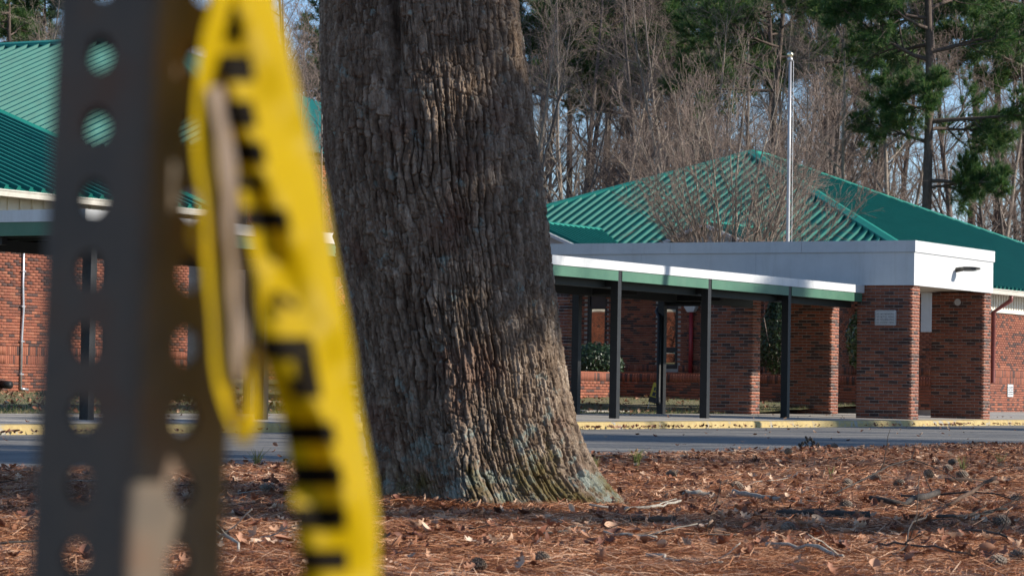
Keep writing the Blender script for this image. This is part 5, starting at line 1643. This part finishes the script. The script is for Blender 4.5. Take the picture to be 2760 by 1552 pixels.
# ================================================================== CAUTION TAPE
def px_at(px, py, depth):
    """a point of the tape, measured off the photograph, at its own distance from the camera"""
    x = (px - 1380) * math.cos(0.0168) - (776 - py) * math.sin(0.0168)
    y = (px - 1380) * math.sin(0.0168) + (776 - py) * math.cos(0.0168)
    k = depth / 8000
    return np.array((x * k, depth * math.cos(PITCH) - y * k * math.sin(PITCH), CAMZ + depth * math.sin(PITCH) + y * k * math.cos(PITCH)))
TP = thing('caution_tape', 'yellow caution tape with black print hanging from the perforated post, out of focus', 'tape', (-0.09, 1.0, 0.0))
TPo = np.array((-0.09, 1.0, 0.0))
rowy = [-500, -250, 0, 65, 183, 308, 411, 591, 750, 938, 1060, 1166, 1280, 1394, 1508, 1700, 2000]
rowL = [500, 530, 560, 572, 590, 612, 632, 660, 685, 700, 735, 765, 786, 797, 812, 830, 850]
rowF = [570, 590, 612, 628, 648, 674, 697, 738, 775, 826, 850, 874, 892, 900, 906, 915, 925]
rowR = [690, 712, 742, 756, 786, 814, 838, 884, 920, 953, 966, 984, 1000, 1010, 1014, 1020, 1025]
def ribbon_pt(py, t):
    """t -1 (one edge) .. 0 (fold) .. 1 (other edge)"""
    l, fo, rr = np.interp(py, rowy, rowL), np.interp(py, rowy, rowF), np.interp(py, rowy, rowR)
    wav = 0.006 * math.sin(py / 170.0) + 0.004 * math.sin(py / 61.0 + 1)
    cr = 0.0024 * math.sin(py / 57.0 + 2.6 * t + 1.2 * math.sin(py / 130.0)) + 0.0028 * math.sin(py / 103.0 - 4.0 * t) + 0.0007 * math.sin(py / 23.0 + 5 * t)
    edge = 7 * math.sin(py / 190.0) + 2.5 * math.sin(py / 71.0 + 1)
    if t < 0: px = fo + (fo - l + 0.6 * edge) * t; dep = 1.0395 - 0.005 * (-t) ** 1.2 + wav * (-t) + cr
    else: px = fo + (rr - fo + edge) * t; dep = 1.0395 + 0.034 * t ** 1.4 + wav * 0.5 * t + cr * 1.6
    return px_at(px, py, dep)
ys_ = np.arange(-500, 2001, 8.0); ts_ = np.linspace(-1, 1, 15)
v = np.array([[ribbon_pt(y, t) - TPo for t in ts_] for y in ys_]).reshape(-1, 3)
i = np.arange(len(ys_) - 1)[:, None] * 15; j = np.arange(14)[None]
f = np.stack([i + j, i + 15 + j, i + 16 + j, i + j + 1], -1).reshape(-1, 4)
obj('strip', mesh_np('strip', v, f, True), M['tape'], TP)
marks = [  # (y centre, t0, t1, height): block capitals running down the strip, cut by the fold
    (65, -1.0, 0.05, 62), (183, -0.98, 0.12, 50), (308, -0.98, -0.02, 50), (411, -1.0, 0.0, 42), (492, -1.0, -0.1, 26), (591, -0.98, 0.16, 40),
    (938, -0.98, 0.05, 42), (1166, -0.98, 0.16, 40), (1280, -0.98, 0.16, 42), (1394, -0.98, 0.16, 42), (1508, -0.98, 0.16, 40), (1620, -0.98, 0.16, 40), (-60, -0.98, 0.16, 44), (-180, -0.98, 0.16, 44)]
def mark(y0, y1, t0, t1, name='print'):
    ny, nx = 17, 21
    vv = []
    for yy in np.linspace(y0, y1, ny):
        for tt in np.linspace(t0, t1, nx):
            p = ribbon_pt(yy, tt)
            d = unit(np.array((0, 0, CAMZ)) - p)
            vv.append(p + d * 0.0011 - TPo)
    i = np.arange(ny - 1)[:, None] * nx; j = np.arange(nx - 1)[None]
    f = np.stack([i + j, i + nx + j, i + nx + j + 1, i + j + 1], -1).reshape(-1, 4)
    obj(name, mesh_np(name, np.array(vv), f, True), M['tape_ink'], TP)
for (yc, t0, t1, hh) in marks:
    mark(yc - hh * 0.72, yc + hh * 0.72, t0, t1 + 0.12)
mark(958, 1070, -0.28, 0.16); mark(1015, 1070, -0.58, -0.25)
# loose loop of the same tape
def strand(pts, width, name, mat, tilt=0.4, dep_wave=0.0):
    pts = np.array(pts, float)
    d = np.concatenate([[0], np.cumsum(np.hypot(np.diff(pts[:, 0]), np.diff(pts[:, 1])))])
    tt = np.linspace(0, d[-1], 60)
    X = np.interp(tt, d, pts[:, 0]); Y = np.interp(tt, d, pts[:, 1]); D = np.interp(tt, d, pts[:, 2])
    k_ = np.ones(5) / 5
    sm = lambda a: np.convolve(np.pad(a, 2, mode='edge'), k_, 'valid')
    X, Y = sm(X), sm(Y)
    tx = np.gradient(X); ty = np.gradient(Y); ln = np.hypot(tx, ty); nx_, ny_ = ty / ln, -tx / ln
    vv = []
    for i in range(60):
        for e in (-1, -0.3, 0.3, 1):
            w = width * (1 + 0.12 * math.sin(i * 0.5))
            vv.append(px_at(X[i] + nx_[i] * w * e, Y[i] + ny_[i] * w * e, D[i] + tilt * 0.012 * e + dep_wave * e * e) - TPo)
    i = np.arange(59)[:, None] * 4; j = np.arange(3)[None]
    f = np.stack([i + j, i + 4 + j, i + 5 + j, i + j + 1], -1).reshape(-1, 4)
    return obj(name, mesh_np(name, np.array(vv), f, True), M[mat], TP)
strand([(640, -300, 1.032), (600, 0, 1.030), (570, 110, 1.028), (545, 260, 1.027), (550, 420, 1.027), (572, 600, 1.027), (585, 800, 1.027), (595, 960, 1.027), (622, 1090, 1.027), (652, 1165, 1.027)], 26, 'loop_front', 'tape', 0.8)
strand([(640, 1188, 1.027), (670, 1160, 1.027), (690, 1090, 1.030), (692, 1000, 1.034), (690, 930, 1.038)], 20, 'loop_return', 'tape', -0.6)
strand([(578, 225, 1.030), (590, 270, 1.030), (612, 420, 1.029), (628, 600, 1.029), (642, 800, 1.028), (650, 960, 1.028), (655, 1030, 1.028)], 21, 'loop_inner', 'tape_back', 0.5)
strand([(560, 560, 1.026), (528, 600, 1.025), (518, 640, 1.025), (560, 690, 1.026)], 14, 'highlight_curl', 'tape', 0.5)  # made-up curl of tape standing in for a yellow highlight
strand([(705, 768, 1.035), (755, 800, 1.034), (800, 832, 1.035)], 11, 'crease_shade', 'tape_ink', 0.2)  # dark strip painted in for the shade along a crease
lm_ = []
for (yy, hh) in ((690, 46), (985, 50)):
    pass
# band tied round the post above
bnd = MB()
ring = []
for zz in (0.845, 0.868, 0.892):
    for k in range(17):
        a = math.radians(45 + 90 * 0) + k * 2 * math.pi / 16
        rr = 0.037 + 0.004 * math.sin(3 * a + zz * 60)
        ring.append((-0.128 + rr * math.cos(a) + 0.09, 0.062 + rr * math.sin(a), zz + 0.004 * math.sin(2 * a)))
ff = []
for rw in range(2):
    for k in range(16):
        ff.append([rw * 17 + k, rw * 17 + k + 1, rw * 17 + 18 + k, rw * 17 + 17 + k])
bnd.add(ring, ff).build('tied_band', M['tape'], TP, True)
